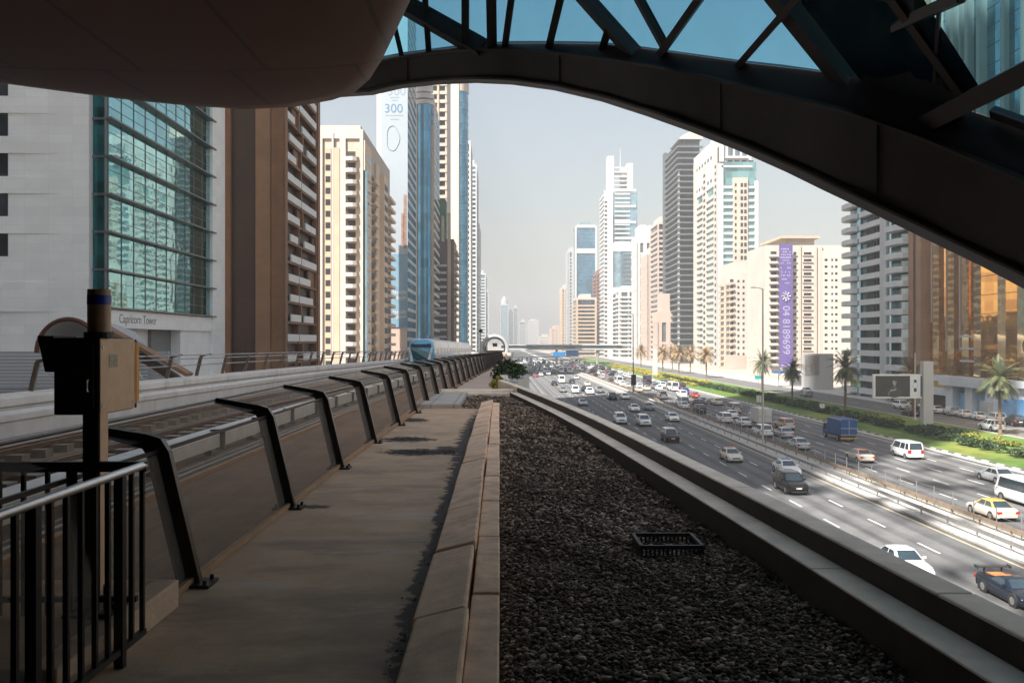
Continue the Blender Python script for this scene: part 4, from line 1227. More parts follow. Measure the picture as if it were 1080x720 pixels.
# white and blue landmark tower with open frame and spire
Y = 720
b = Bld('frame_top_tower', 'white and blue tower with an open square frame and spire on top', 'tower', px(637, Y), px(673, Y), Y, Y + 30, -1)
z = pz(203, Y)
b.solid('core', m_cyang, 0, z, .5)
b.part('white_spine', m_whiteb, ('F', 0, 7.6, 0, z + 2, -.5, .8))
b.rep('spine_window', m_dwin, [('F', .4, 2.6, 1.2, 2.9, .8, .9)], b.floors(36, 3.7))
b.rep('white_band', m_whiteb, [('F', 9, 22, 0, 1.2, -.5, .5)], b.floors(18, 3.7, pz(256, Y)))
for k in range(4):
    zz = pz(256, Y) + 3 + k * 13.5
    b.part('long_band', m_whiteb, ('F', 9, 27, zz, zz + 2.0, -.5, .8))
b.part('dark_slots', m_dgrey, ('F', 17, 26.5, pz(300, Y), pz(268, Y), -.5, .1))
b.rep('slot_band', m_cyang, [('F', 16, 27, 0, 2.2, .1, .3)], b.floors(8, 3.6, pz(300, Y)))
b.part('band_joint', m_lgrey, ('F', 7.6, 28, pz(265, Y), pz(256, Y), -.5, .9), ('F', 7.6, 28, pz(311, Y), pz(303, Y), -.5, .7))
za, zb = z + 2, pz(168, Y)
b.part('crown_frame', m_whiteb, ('F', 3.0, 8.5, za - 2, zb + 3, -10, .3), ('F', 19.5, 24.5, za - 2, zb - 3, -10, .3), ('F', 8.5, 19.5, za - 2, za + 1.5, -10, .3), ('F', 8.5, 19.5, za + 14, za + 15.2, -4, -3))
b.part('inner_panel', m_lgrey, ('F', 14, 19.5, za + 1.5, zb - 6, -6, -5))
MB().tube([(b.x0 + 14.5, Y + 5, za + 14), (b.x0 + 14.5, Y + 5, pz(154, Y))], [.55, .12], 8).build('spire', m_whiteb, b.o)
b.rep('side_band', m_whiteb, [('S', 0, 30, 0, 1.7, -.5, .3)], b.floors(38, 3.7))
gl_('white_red_block', 'white balconied block with a red strip under its roof', 652.5, 673, 690, 308, 'balc', m_whiteb, m_greyg, -1, depth=30, fh=3.5)
gl_('dark_striped_block', 'white tower with tall dark glass stripes beside the pinkish block', 672, 686, 660, 256, 'grid', m_whiteb, m_dgrey, -1, depth=30, fh=9, bay=6, sp=.2)
gl_('pink_punched_tower', 'pinkish tower with rows of small square windows', 683, 697, 630, 268, 'grid', m_pinkb, m_dwin, -1, depth=36, fh=3.5, bay=3.2, sp=.5, top=m_whiteb)
gl_('white_slot_block', 'white block with dark slots rising behind the pinkish tower', 681, 697, 700, 251, 'grid', m_whiteb, m_dgrey, -1, depth=30, fh=7, bay=5)
gl_('tan_stripe_tower', 'narrow tan tower with closely spaced dark floor bands', 694, 706, 590, 236, 'bands', m_pinkb, m_dwin, -1, depth=30, fh=3.6, top=m_cream2)
gl_('low_tan_block', 'low tan block with two dark slots at the foot of the dark tower', 694, 712, 560, 340, 'grid', m_pinkb, m_dgrey, -1, depth=20, fh=12, bay=5, sp=.15)

# dark tower with zigzag balconies
Y = 540
b = Bld('dark_tower', 'near black tower with stacked dark balconies and a slanted crown', 'tower', px(716, Y), px(741, Y), Y, Y + 46, -1)
H = pz(146, Y)
b.solid('core', m_recess, 0, H, 1.6)
n = int(H / 3.7)
b.rep('balcony', m_darkst, [('F', -.8, b.W, 0, .95, -1.6, 1.3), ('S', -1.2, 46, 0, .95, -1.6, 1.3)], b.floors(n, 3.7))
b.part('spine', m_lgrey, ('S', 0, 3.2, 0, H - 20, -.6, .2)); b.part('spine', m_dgrey, ('S', 40, 46, 0, H, -.8, 1.5))
MB().add([(b.x0, Y, H), (b.x1, Y, H), (b.x1, Y + 30, H), (b.x0, Y + 30, H), (b.x0 + 3, Y + 4, H + 3), (b.x1, Y + 2, H + 9), (b.x1, Y + 24, H + 9), (b.x0 + 3, Y + 22, H + 3)],
         [(3, 2, 1, 0), (4, 5, 6, 7), (0, 1, 5, 4), (1, 2, 6, 5), (2, 3, 7, 6), (3, 0, 4, 7)]).build('slanted_crown', m_pinkb, b.o)

# cream tower with stepped crown of openings
Y = 470
b = Bld('stepped_crown_tower', 'cream and green glass tower with a crown of square openings', 'tower', px(757, Y), px(799, Y), Y, Y + 58, -1)
H = pz(143, Y)
fl = 3.65
b.solid('core', m_greeng, 0, H - 14, .6)
b.solid('crown_block', m_whiteb, pz(180, Y), H, 1.2, x1=b.x1 - 2)
nf = int((pz(186, Y)) / fl)
b.rep('floor_band', m_whiteb, [('F', 3, b.W - .8, 0, 1.35, -.6, .25)], b.floors(nf, fl))
b.part('corner_pier', m_whiteb, ('F', -.3, 3.0, 0, pz(172, Y), -.6, .5), ('F', b.W - 1.6, b.W + .3, 0, pz(190, Y), -.6, .5))
b.part('central_bay', m_cream, ('F', 8.4, 16.5, 0, pz(187, Y), -.6, .9))
b.rep('bay_opening', m_recess, [('F', 9.2, 10.2, .9, 2.6, .9, .95), ('F', 12.4, 13.8, .6, 2.8, .9, .95), ('F', 14.4, 15.8, .6, 2.8, .9, .95)], b.floors(nf, fl))
b.rep('crown_window', m_dwin, [('F', 5.8, 8.4, pz(172, Y), pz(169, Y) + .6, -1.2, -1.1)], [(k * 3.9, 0, 0) for k in range(4)])
b.rep('crown_slot', m_greyg, [('F', 6, 8.6, pz(163, Y), pz(153, Y), -1.2, -1.1)], [(k * 3.9, 0, 0) for k in range(4)])
MB().box(b.x0 + 1, b.x0 + 3.4, Y, Y + 20, H - 14, H + 3).build('crown_pier', m_whiteb, b.o)
b.part('crown_ledge', m_whiteb, ('F', 2, b.W - 3, pz(176, Y), pz(174, Y), -2, .5), ('F', 4, b.W - 5, pz(166, Y), pz(165, Y), -2, .2))
b.part('side_wall', m_cream2, ('S', 0, 8, 0, H - 6, -.6, .3), ('S', 26, 34, 0, H - 10, -.6, .3), ('S', 50, 58, 0, H - 4, -.6, .3))
b.rep('side_window', m_recess, [('S', 2.5, 5.5, .8, 2.5, .3, .35)], b.floors(int((H - 12) / fl), fl))
b.rep('side_window', m_recess, [('S', 27.5, 32, .8, 2.5, .3, .35)], b.floors(int((H - 14) / fl), fl))
b.part('side_crown', m_whiteb, ('S', 0, 58, H - 26, H, -.9, .1))
b.rep('side_opening', m_recess, [('S', 6 + k * 7, 9 + k * 7, H - 10, H - 8, .1, .15) for k in range(7)], [(0, 0, 0), (0, 0, -13)])
b.rep('side_band', m_cream2, [('S', 8, 50, 0, 1.9, -.6, .2)], b.floors(int((H - 26) / fl), fl))

# low cream balcony block (two wings)
Y = 430
b = Bld('cream_balcony_block', 'low cream block with columns of small tan balconies, two wings', 'building', px(772, Y), px(832, Y), Y, Y + 24, -1)
H = pz(270, Y)
b.solid('core', m_cream2, 0, H - 3, .3)
b.solid('left_wing', m_cream2, 0, H - 8, x1=b.x0 + 10, y0=Y - 2)
b.solid('right_wing', m_cream2, 0, H + 3, x0=b.x0 + 16, x1=b.x0 + 21.5, y0=Y - 2.5)
fl = 3.05
n = int((H - 9) / fl)
for u in (-1.8, 7.2, 12.6, 21.6):
    b.rep('opening', m_recess, [('F', u + .25, u + 2.0, 1.1, 2.6, 2.0 if u < 9 else -.3, 2.05 if u < 9 else -.2)], b.floors(n, fl))
    b.rep('balcony', m_cream, [('F', u, u + 2.3, 0, 1.05, -.3, 3.0)], b.floors(n, fl))
b.rep('small_window', m_recess, [('F', 2.2, 3.2, 1, 2.2, 2.0, 2.05)], b.floors(n, fl))
b.rep('small_window', m_recess, [('F', 4.8, 5.8, 1, 2.2, 2.0, 2.05)], b.floors(n, fl))
b.rep('small_window', m_recess, [('F', 17.6, 18.8, 1, 2.2, 2.5, 2.55)], b.floors(n + 2, fl))
b.rep('window', m_dwin, [('F', 24.0, 25.0, 1, 2.3, -.3, -.25), ('F', 25.6, 27.2, 1, 2.3, -.3, -.25)], b.floors(n, fl))
b.rep('side_balcony', m_tanb, [('S', 4, 10, 0, 1.05, 0, 1.4)], b.floors(n, fl))
b.rep('side_balcony', m_tanb, [('S', 15, 21, 0, 1.05, 0, 1.4)], b.floors(n, fl))
b.rep('side_opening', m_recess, [('S', 4.5, 9.5, 1.1, 2.6, -.25, -.2), ('S', 15.5, 20.5, 1.1, 2.6, -.25, -.2)], b.floors(n, fl))
b.part('podium', m_pinkb, ('F', -4, b.W, 0, 7, 2.5, 6))

# cream block carrying the purple banner
Y = 385
b = Bld('cream_banner_block', 'wide cream block with rows of windows behind the purple banner', 'building', px(807, Y), px(897, Y), Y, Y + 30, -1)
H = pz(258, Y)
b.solid('core', m_cream2, 0, H, .3)
b.solid('roof_canopy', m_tanb, pz(251, Y), pz(248.5, Y), 0, x0=px(823, Y), x1=px(864, Y), y0=Y - 1)
b.solid('roof_room', m_cream, H, pz(251, Y), 1, x0=px(828, Y), x1=px(862, Y))
b.solid('right_wing', m_cream2, 0, H - 2.5, 0, x0=px(866, Y), y0=Y - .8)
fl = 3.08
n = int((H - 4) / fl)
xo = lambda x: px(x, Y) - b.x0
b.rep('balcony', m_cream2, [('F', xo(811), xo(820), 0, 1.05, -.3, 1.3)], b.floors(n, fl, 3))
b.rep('opening', m_recess, [('F', xo(813), xo(819), 1.1, 2.5, -.3, -.2)], b.floors(n, fl, 3))
b.rep('window_band', m_dwin, [('F', xo(837), xo(840), 1.1, 2.3, -.3, -.2), ('F', xo(848), xo(856), 1.1, 2.2, -.3, -.2)], b.floors(n, fl, 3))
b.rep('window_surround', m_cream, [('F', xo(846.5), xo(857.5), .6, .95, -.3, .25), ('F', xo(836), xo(841), .6, .95, -.3, .25)], b.floors(n, fl, 3))
b.rep('wing_window', m_dwin, [('F', xo(869), xo(872), 1.2, 2.2, .8, .85), ('F', xo(876), xo(878), 1.2, 2.2, .8, .85), ('F', xo(880), xo(882.5), 1.2, 2.2, .8, .85)], b.floors(n - 1, fl, 3))
b.part('pier', m_cream, ('F', xo(858.5), xo(861), 0, H, -.3, .6), ('F', xo(843), xo(844.5), 0, H, -.3, .4), ('F', xo(865), xo(866.4), 0, H, -.3, .9))
bn = thing('purple_banner', 'tall narrow purple banner with white lettering and a phone number', 'banner', (px(829, 382), 382, 40))
m_pur = M("purple_banner", (.085, .058, .20), .6, var=.1, scale=.2); m_purl = M("banner_white_print", (.27, .25, .35), .6, var=.08)
x0, x1 = px(822, 382.5), px(836, 382.5)
MB().box(x0, x1, 382.5, 382.8, pz(388, 382), pz(257, 382)).build('cloth', m_pur, bn)
xm = (x0 + x1) / 2
text("04 8189699", 4.6, (xm, 382.48, pz(348, 382)), (rad(90), rad(90), 0), m_purl, 'lettering', bn)
mb = MB()
for yy, w in ((262, 4.6), (265, 5), (268, 4.4), (271, 5), (274, 3.2), (277, 4.8), (282, 5.2), (286.5, 4.2), (290, 4.6), (294, 3.8), (298, 4)):
    for j in range(5):
        if random.random() < .8:
            xa = xm - w / 2 + j * w / 5
            mb.box(xa, xa + w / 5 * random.uniform(.5, .95), 382.46, 382.49, pz(yy, 382) - .28, pz(yy, 382) + .3)
mb.build('lettering', m_purl, bn)
fl_ = MB()
for k in range(8):
    a = k * math.pi / 4
    fl_.tube([(xm + .5 * math.cos(a), 382.46, pz(312, 382) + .5 * math.sin(a)), (xm + 2.0 * math.cos(a), 382.46, pz(312, 382) + 2.2 * math.sin(a))], [.25, .55], 6)
fl_.build('emblem', m_purl, bn)
MB().box(xm - 2.2, xm + 2.2, 382.46, 382.49, pz(386, 382), pz(384.3, 382)).build('lettering', m_purl, bn)

# grey residential tower (right)
b = Bld('grey_balcony_tower', 'grey apartment tower with wide curved pale balconies above the billboard', 'tower', 92, 116, 188, 226, -1)
H = 66
b.solid('core', m_greyg, 0, H, 1.0)
fl = 3.18
n = int(H / fl)
m_bal = M("pale_grey_balcony", (.50, .51, .52), .7, var=.1, scale=.5)
b.part('white_pier', m_lgrey, ('S', 12.5, 16, 0, H, -1, .6)); b.part('blue_pier', m_cyang, ('S', 10.8, 12.5, 0, H, -1, .2), ('S', 28, 30, 0, H, -1, .1))
b.part('brown_pier', m_brown2, ('S', -.2, 2.0, 0, H, -1, .4))
b.rep('spandrel', m_bal, [('S', 16, 28, -.1, 1.25, -1, .5)], b.floors(n, fl, 1))
b.rep('opening', m_recess, [('S', 21.5, 26, 1.25, 2.9, -.99, -.6), ('S', 18.5, 19.2, 1.25, 2.9, -.99, .1)], b.floors(n, fl, 1))
c1 = MB().prism([(92, 190.2), (90.6, 190.6), (89.6, 192), (89.4, 195), (89.6, 197.5), (90.6, 198.6), (92, 198.8)], 0, 1.3)
b.rep('curved_balcony', m_bal, None, b.floors(n, fl, 1), c1)
c2 = MB().prism([(92, 218), (90.8, 218.6), (90.2, 221), (90.6, 225), (92, 227), (96, 227)], 0, 1.2)
b.rep('end_balcony', m_bal, None, b.floors(n, fl, 1), c2)

# golden mirrored tower (right edge) and podium with piers
m_upg = glass('steel_blue_glass', (.30, .40, .46), .04, .9, warp=.016, wscale=.22, var=.25)
b = Bld('gold_tower', 'golden mirror glass tower at the right edge above a columned podium', 'tower', 92, 130, 118, 184, -1)
H = 125
b.solid('core', m_gold, 7.3, 46, .4)
b.solid('upper_core', m_upg, 46, H, .4)
for u, d in ((59, 1.6), (52.5, 2.2), (47.5, 1.8), (43, 2.2), (36, 1.2), (29, 2.4), (24, 2.0), (17, 1.5), (9, 1.5), (3, 1.5)):
    b.part('glass_fold', m_gold, ('S', u - 1.2, u + 1.2, 7.3, 46, -.4, d * .55)); b.part('pale_fold', m_pinkb, ('S', u - .6, u + .6, 46.02, H, -.4, d * .5))
b.part('dark_edge', m_brown2, ('S', 64, 66.2, 0, H, -.5, 1.6))
for u in (60.6, 54.6, 49.6): b.part('pale_strip', m_pinkb, ('S', u, u + .28, 18 if u > 58 else 12, H, -.4, 1.0))
b.rep('glass_transom', M('bronze_transom', (.25, .14, .07), .4, metal=.6, var=.1), [('S', 0, 64, 0, .1, -.41, -.32)], b.floors(32, 3.6, 8.4))
for zz in (12.4, 14.8): b.part('sign_bar', m_whiteb, ('S', 44, 49, zz, zz + .4, .9, 1.3))
b.part('sign_bar', m_whiteb, ('S', 44, 49, 10.0, 10.4, .9, 1.3))
m_pod = M("podium_grey", (.58, .61, .64), .6, var=.1, scale=.4)
m_mural = M("blue_window_board", (.02, .20, .50), .35, var=.5, scale=.3, tint=(.35, .58, .78))
pd = Bld('podium', 'low grey bank podium with thick piers and blue painted window boards', 'building', 91, 128, 112, 184, -1)
pd.solid('back_wall', m_greyb, 0, 7.2, .5, x0=93.5)
pd.part('canopy', m_pod, ('S', 41.2, 59.5, 5.3, 7.1, -3, 2.2)); pd.part('canopy', m_pod, ('S', 0, 41, 5.9, 7.1, -3, 1.0))
pd.part('fascia', m_pod, ('S', 59.6, 71, 5.9, 7.1, -3, .8)); pd.part('fascia', m_pod, ('S', 59.6, 71, 3.0, 4.6, -3, .6))
pd.part('gold_sign', M('gold_sign', (.62, .36, .10), .4, metal=.4, var=.2, scale=2), ('S', 60, 70.5, 4.65, 5.85, -2.5, .4))
for u in (55.6, 48.6, 41.6): pd.part('pier', m_pod, ('S', u, u + 2.6, 0, 5.3, -2.5, 1.4))
pd.part('pier', m_pod, ('S', 58.2, 59.5, 0, 5.3, -2.5, .6))
for u0, u1 in ((51.4, 55.4), (44.4, 48.4), (24, 41.2), (4, 23.5)): pd.part('window_board', m_mural, ('S', u0, u1, .5, 3.9, -2.5, .3))
for u0, u1 in ((51.4, 55.4), (44.4, 48.4)): pd.part('window', m_dwin, ('S', u0, u1, 3.9, 5.2, -2.5, -2.2))
pd.part('upper_window', m_pod, ('S', 4, 41, 3.8, 5.8, -2.5, .1))
pd.part('left_window', m_recess, ('S', 60, 70, .3, 2.9, -2.5, -1.2))
MB().box(88.6, 89.6, 153.6, 156.2, 0.12, 3.0).build('notice_board', m_whiteb, pd.o)

# unseen blocks added on the left behind the camera, sized to shade road and deck
b = Bld('shading_tower', 'tall pale tower added unseen behind the station on the left to shade the road', 'tower', -98, -66, -10, 60)
b.solid('core', m_greyg, 0, 345, .6)
b.rep('floor_band', m_lgrey, [('S', 0, 70, 0, 1.6, -.6, .2), ('F', 0, 32, 0, 1.6, -.6, .2)], b.floors(86, 4))
b.rep('pier', m_lgrey, [('S', 0, 1.2, 0, 345, -.6, .4)], [(0, k * 8.1, 0) for k in range(9)])
b = Bld('low_shading_block', 'lower cream block added unseen behind the station on the left to shade the deck', 'building', -86, -41, -60, 12)
b.solid('core', m_cream, 0, 90, .6)
b.rep('floor_band', m_cream2, [('S', 0, 72, 0, 1.6, -.6, .2)], b.floors(22, 4))
sc = thing('dapple_screen', 'unseen added frame of panels that dapples the sun on the road', 'shade screen', (-45, -40, 90))  # unseen added screen: its panels break the sun into patches on the road
rs = random.Random(4)
fr = MB()
for k in range(19): fr.box(-45.1, -44.9, -80 + k * 5 - .08, -80 + k * 5 + .08, 90, 178)
for k in range(12): fr.box(-45.1, -44.9, -80, 12, 92 + k * 7.5 - .08, 92 + k * 7.5 + .08)
fr.build('frame', m_galv, sc)
m_dapple = M('dapple_panel', (.5, .48, .44), .8)
cells = [(k, j) for k in range(16) for j in range(13)]
rs.shuffle(cells)
for k, j in cells[:56]:
    y, z = -34 + k * 2.8 + rs.uniform(-.5, .5), 104 + j * 5.2 + rs.uniform(-.8, .8)
    w_, h_ = rs.uniform(2.2, 4.4), rs.uniform(2.0, 4.6); dy = rs.uniform(-.6, .6)
    MB().hexa([(-45.2, y, z), (-45.12, y, z), (-45.12, y + w_, z + dy), (-45.2, y + w_, z + dy), (-45.2, y + .5, z + h_), (-45.12, y + .5, z + h_), (-45.12, y + w_ - .6, z + h_ + dy), (-45.2, y + w_ - .6, z + h_ + dy)]).build('sheet', m_dapple, sc)
# slatted wall and footbridge canopy behind the far guideway wall
ft = thing('slatted_fence', 'horizontal pale slat fence behind the far guideway railing', 'fence', (-40, 70, 0))
mb = MB(); mb.box(-62, -27, 70.3, 70.5, 0, 10.3); mb.build('backing', m_dgrey, ft)
slm = MB().box(-62, -27, 69.9, 70.25, 9.6, 9.83).mesh('slat', m_lgrey, org=ORG[ft.name])
for k in range(13):
    o = bpy.data.objects.new('slat', slm); COL.objects.link(o); o.parent = ft; o.location = (0, 0, k * .28)
cp = thing('footbridge_canopy', 'curved brown rimmed canopy and sloping stair roof beside the white office', 'canopy', (-30, 66, 0))
c_ = at(72, 372, Y=60)
pts = [(c_.x + 2.2 * math.cos(t), 60, c_.z + 2.35 * math.sin(t)) for t in [math.pi * k / 20 for k in range(21)]]
MB().tube(pts, .16, 8).build('rim', m_copper, cp)
rings = [[(c_.x + 2.1 * math.cos(t) * q, 60 + yy, c_.z + 2.2 * math.sin(t) * q) for t in [math.pi * k / 20 for k in range(21)]] for q, yy in ((1, .1), (1, 6), (.8, 9))]
MB().loft(rings, cap=False, closed=False).build('vault', m_lgrey, cp, smooth=True)
for (xa, ya), (xb, yb), w, m_ in (((112, 345), (200, 395), .22, m_brown2), ((112, 352), (190, 402), .35, m_dbrown), ((140, 365), (172, 396), .12, m_white), ((128, 372), (150, 398), .12, m_white)):
    MB().bar(at(xa, ya, Y=58), at(xb, yb, Y=58), 1.2 if w > .2 else .15, w).build('stair_roof' if w > .2 else 'strut', m_, cp)
# ---------------------------------------------------------------- vehicles (front towards +Y, wheels on z = 0)
VD = {}


def ring(y, w, zb, zs, zt, crown=.03):
    """body section: sill, flank, shoulder, top"""
    h = [(w * .90, zb), (w * .985, zb + .10), (w, (zb + zs) / 2), (w * .985, zs), (w * .90, zt), (w * .5, zt + crown)]
    return [(x, y, z) for x, z in h] + [(-x, y, z) for x, z in h[::-1]]


def cabin(p0, p1, p2, p3, zb, zt, wb, wt, paint_, parts):
    """frustum greenhouse: p0 windscreen base (front) .. p3 rear base; returns (paint mesh builder, windows)"""
    mb = MB()
    rings = []
    for y, z, w in ((p0, zb, wb), (p1, zt - .02, wt), (p1 - .25, zt, wt), (p2 + .3, zt, wt), (p2, zt - .03, wt), (p3, zb, wb)):
        rings.append([(w, y, z), (w * .93, y, z + .035 if z > zb else z), (0, y, z + .05 if z > zb else z), (-w * .93, y, z + .035 if z > zb else z), (-w, y, z), (-wb, min(max(y, p3), p0), zb), (wb, min(max(y, p3), p0), zb)])
    mb.loft(rings)
    g = []
    e = .012
    def lerp(a, b, t): return a + (b - a) * t
    # windscreen and rear window
    for (ya, yb) in ((p0, p1), (p3, p2)):
        s_ = 1 if ya > yb else -1
        q = []
        for t, k in ((.1, .88), (.92, .86)):
            w = lerp(wb, wt, t) * k
            q.append((lerp(ya, yb, t) + s_ * e * 1.6, lerp(zb, zt, t) + e * 1.4, w))
        w_ = MB().quad((-q[0][2], q[0][0], q[0][1]), (q[0][2], q[0][0], q[0][1]), (q[1][2], q[1][0], q[1][1]), (-q[1][2], q[1][0], q[1][1]))
        g.append(w_)
    for sx in (1, -1):
        for (ua, ub) in parts:
            pts = []
            for u, t in ((ua, .1), (ub, .1), (ub, .86), (ua, .86)):
                y = lerp(lerp(p3, p2, t), lerp(p0, p1, t), u)
                w = lerp(wb, wt, t) + e
                pts.append((sx * w, y, lerp(zb, zt, t)))
            g.append(MB().quad(*pts))
    return mb, g


def wheel_mesh(r, w):
    k = ('wheel', r, w)
    if k in VD: return VD[k]
    t = MB().tube([(-w / 2, 0, 0), (-w / 2 + .03, 0, 0), (w / 2 - .03, 0, 0), (w / 2, 0, 0)], [r * .9, r, r, r * .9], 20)
    h = MB().tube([(-w / 2 - .006, 0, 0), (w / 2 + .006, 0, 0)], r * .62, 14)
    for i in range(5):
        a = i * 2 * math.pi / 5
        h.bar((w / 2 + .006, 0, 0), (w / 2 + .008, r * .58 * math.cos(a), r * .58 * math.sin(a)), .05, .02, up=(1, 0, 0))
    VD[k] = (t.mesh('wheel', m_tyre, True), h.mesh('rim', m_rim))
    return VD[k]


SPEC = {
    # rings (y, halfwidth, sill, shoulder, top) from nose to tail; cabin (p0..p3, zb, zt, wb, wt), side windows, wheel radius, axle positions
    'sedan': dict(r=[(2.36, .62, .36, .52, .58), (2.30, .80, .28, .60, .68), (1.95, .89, .22, .70, .80), (1.0, .92, .2, .78, .92), (.6, .925, .2, .80, .96), (-1.3, .925, .2, .84, .98), (-1.75, .91, .22, .86, .99), (-2.2, .86, .27, .84, .95), (-2.36, .70, .36, .74, .84)],
                  c=(1.05, .25, -.95, -1.72, .93, 1.44, .82, .62), s=((.06, .46), (.5, .9)), wr=.33, ax=(1.42, -1.38), tz=.74, hz=.60),
    'suv': dict(r=[(2.38, .74, .42, .76, .86), (2.32, .88, .34, .86, .98), (2.0, .95, .28, .96, 1.06), (1.1, .965, .26, 1.02, 1.14), (.8, .97, .26, 1.03, 1.16), (-2.0, .97, .28, 1.05, 1.17), (-2.28, .93, .33, 1.02, 1.14), (-2.38, .84, .42, .92, 1.06)],
                c=(1.2, .45, -2.02, -2.3, 1.1, 1.80, .90, .74), s=((.03, .28), (.32, .62), (.66, .95)), wr=.39, ax=(1.45, -1.42), tz=1.0, hz=.82),
    'van': dict(r=[(2.42, .72, .40, .80, .90), (2.36, .86, .32, .92, 1.02), (2.05, .90, .28, .98, 1.12), (1.6, .92, .26, 1.04, 1.18), (-2.2, .92, .28, 1.06, 1.18), (-2.40, .88, .34, 1.02, 1.14)],
                c=(2.12, 1.35, -2.22, -2.37, 1.1, 2.02, .90, .78), s=((.02, .2), (.24, .5), (.54, .94)), wr=.33, ax=(1.6, -1.45), tz=.95, hz=.84),
    'minibus': dict(r=[(3.45, .88, .45, .95, 1.1), (3.38, 1.0, .36, 1.1, 1.25), (3.0, 1.03, .32, 1.15, 1.32), (-3.2, 1.03, .34, 1.15, 1.32), (-3.42, .98, .42, 1.1, 1.28)],
                    c=(3.28, 2.85, -3.15, -3.38, 1.28, 2.62, 1.0, .92), s=((.03, .12), (.17, .95)), wr=.4, ax=(2.3, -1.7), tz=1.1, hz=.95),
    'sports': dict(r=[(2.3, .60, .26, .36, .42), (2.2, .86, .18, .48, .56), (1.6, .97, .15, .62, .74), (.9, .98, .14, .66, .78), (-.6, .97, .15, .70, .84), (-1.4, 1.0, .16, .76, .90), (-2.1, .97, .22, .78, .90), (-2.26, .84, .3, .70, .82)],
                   c=(.95, .15, -.45, -1.45, .78, 1.16, .78, .56), s=((.1, .8),), wr=.34, ax=(1.4, -1.35), tz=.7, hz=.5),
}
NAMES = {'sedan': 'sedan_car', 'suv': 'suv_car', 'van': 'passenger_van', 'minibus': 'minibus', 'sports': 'sports_car'}


def vmesh(kind, col, roof=None):
    k = (kind, col, roof)
    if k in VD: return VD[k]
    sp = SPEC[kind]
    pm_ = P[col]
    body = MB().loft([ring(*r) for r in sp['r']])
    cb, gl = cabin(*sp['c'], pm_, sp['s'])
    d = {}
    body.mat(0)
    if roof is None:
        b0 = len(body.v); body.v += cb.v; body.f += [[i + b0 for i in f] for f in cb.f]; body.m += [0] * len(cb.f)
    d['body'] = body.mesh('body', pm_, True, angle=38)
    if roof: d['roof'] = cb.mesh('roof', P[roof], True, angle=38)
    wn = []
    for i, g in enumerate(gl): wn.append(g.mesh('windscreen' if i == 0 else 'rear_window' if i == 1 else 'side_window', m_carglass))
    d['win'] = wn
    y0, w0 = sp['r'][1][0], sp['r'][1][1]
    y1, w1 = sp['r'][-2][0], sp['r'][-2][1]
    hz, tz = sp['hz'], sp['tz']
    hl = []
    for sx in (1, -1):
        hl.append(MB().hexa([(sx * w0 * .52, y0 + .015, hz - .07), (sx * w0 * 1.0, y0 - .12, hz - .05), (sx * w0 * 1.0, y0 - .3, hz - .02), (sx * w0 * .52, y0 - .1, hz - .05),
                             (sx * w0 * .55, y0 - .04, hz + .06), (sx * w0 * 1.0, y0 - .16, hz + .08), (sx * w0 * 1.0, y0 - .34, hz + .08), (sx * w0 * .55, y0 - .2, hz + .07)]).mesh('headlight', m_lamp))
    d['hl'] = hl
    tl = []
    yt = sp['r'][-1][0]
    for sx in (1, -1):
        h = .09 if kind != 'van' and kind != 'minibus' else .22
        tl.append(MB().box(*sorted((sx * w1 * .62, sx * w1 * .985)), yt - .012, yt + .22, tz - h, tz + h).mesh('tail_light', m_tail))
    d['tl'] = tl
    yf = sp['r'][0][0]
    f = MB(); f.box(-w0 * .5, w0 * .5, yf - .12, yf + .012, hz - .12, hz + .03); f.box(-w0 * .8, w0 * .8, yf - .2, yf - .02, .26, .38)
    d['grille'] = f.mesh('grille', m_trim)
    d['plate'] = MB().box(-.26, .26, yf, yf + .025, hz - .24, hz - .13).mesh('number_plate', m_plate)
    d['rplate'] = MB().box(-.26, .26, yt - .025, yt, tz - .22, tz - .1).mesh('number_plate', m_plate)
    b = MB()
    for y in sp['ax']:
        for sx in (1, -1):
            w = sp['r'][3][1]
            b.tube([(sx * (w - .25), y, sp['wr']), (sx * (w + .006), y, sp['wr'])], sp['wr'] * 1.17, 22)
    d['arch'] = b.mesh('wheel_arch', m_trim)
    mi = MB()
    c = sp['c']
    for sx in (1, -1):
        mi.box(*sorted((sx * (c[6] + .04), sx * (c[6] + .26))), c[0] - .42, c[0] - .32, c[4] + .06, c[4] + .2)
    d['mirror'] = mi.mesh('side_mirror', pm_)
    d['handle'] = None
    VD[k] = d
    return d


def child(name, me, parent, loc=(0, 0, 0), rot=None):
    o = bpy.data.objects.new(name, me); COL.objects.link(o); o.parent = parent; o.location = loc
    if rot: o.rotation_euler = rot
    return o


def joined(kind, col, roof=None):
    """small far-off vehicle: one mesh with several materials"""
    k = ('far', kind, col, roof)
    if k in VD: return VD[k]
    d = vmesh(kind, col, roof); sp = SPEC[kind]
    bm = bmesh.new(); mats = []
    def take(me, M_=None):
        n0 = len(bm.faces)
        bm.from_mesh(me)
        bm.faces.ensure_lookup_table()
        nv = list({v for f in bm.faces[n0:] for v in f.verts})
        if M_ is not None: bmesh.ops.transform(bm, matrix=M_, verts=nv)
        m = me.materials[0]
        if m not in mats: mats.append(m)
        for f in bm.faces[n0:]: f.material_index = mats.index(m)
    take(d['body'])
    if roof: take(d['roof'])
    for w in d['win'] + d['hl'] + d['tl']: take(w)
    take(d['arch']); take(d['grille'])
    t, h = wheel_mesh(sp['wr'], .22)
    for y in sp['ax']:
        for sx in (1, -1):
            take(t, Matrix.Translation((sx * (sp['r'][3][1] - .09), y, sp['wr'])))
    me = bpy.data.meshes.new(NAMES[kind]); bm.to_mesh(me); bm.free()
    for m in mats: me.materials.append(m)
    VD[k] = me
    return me


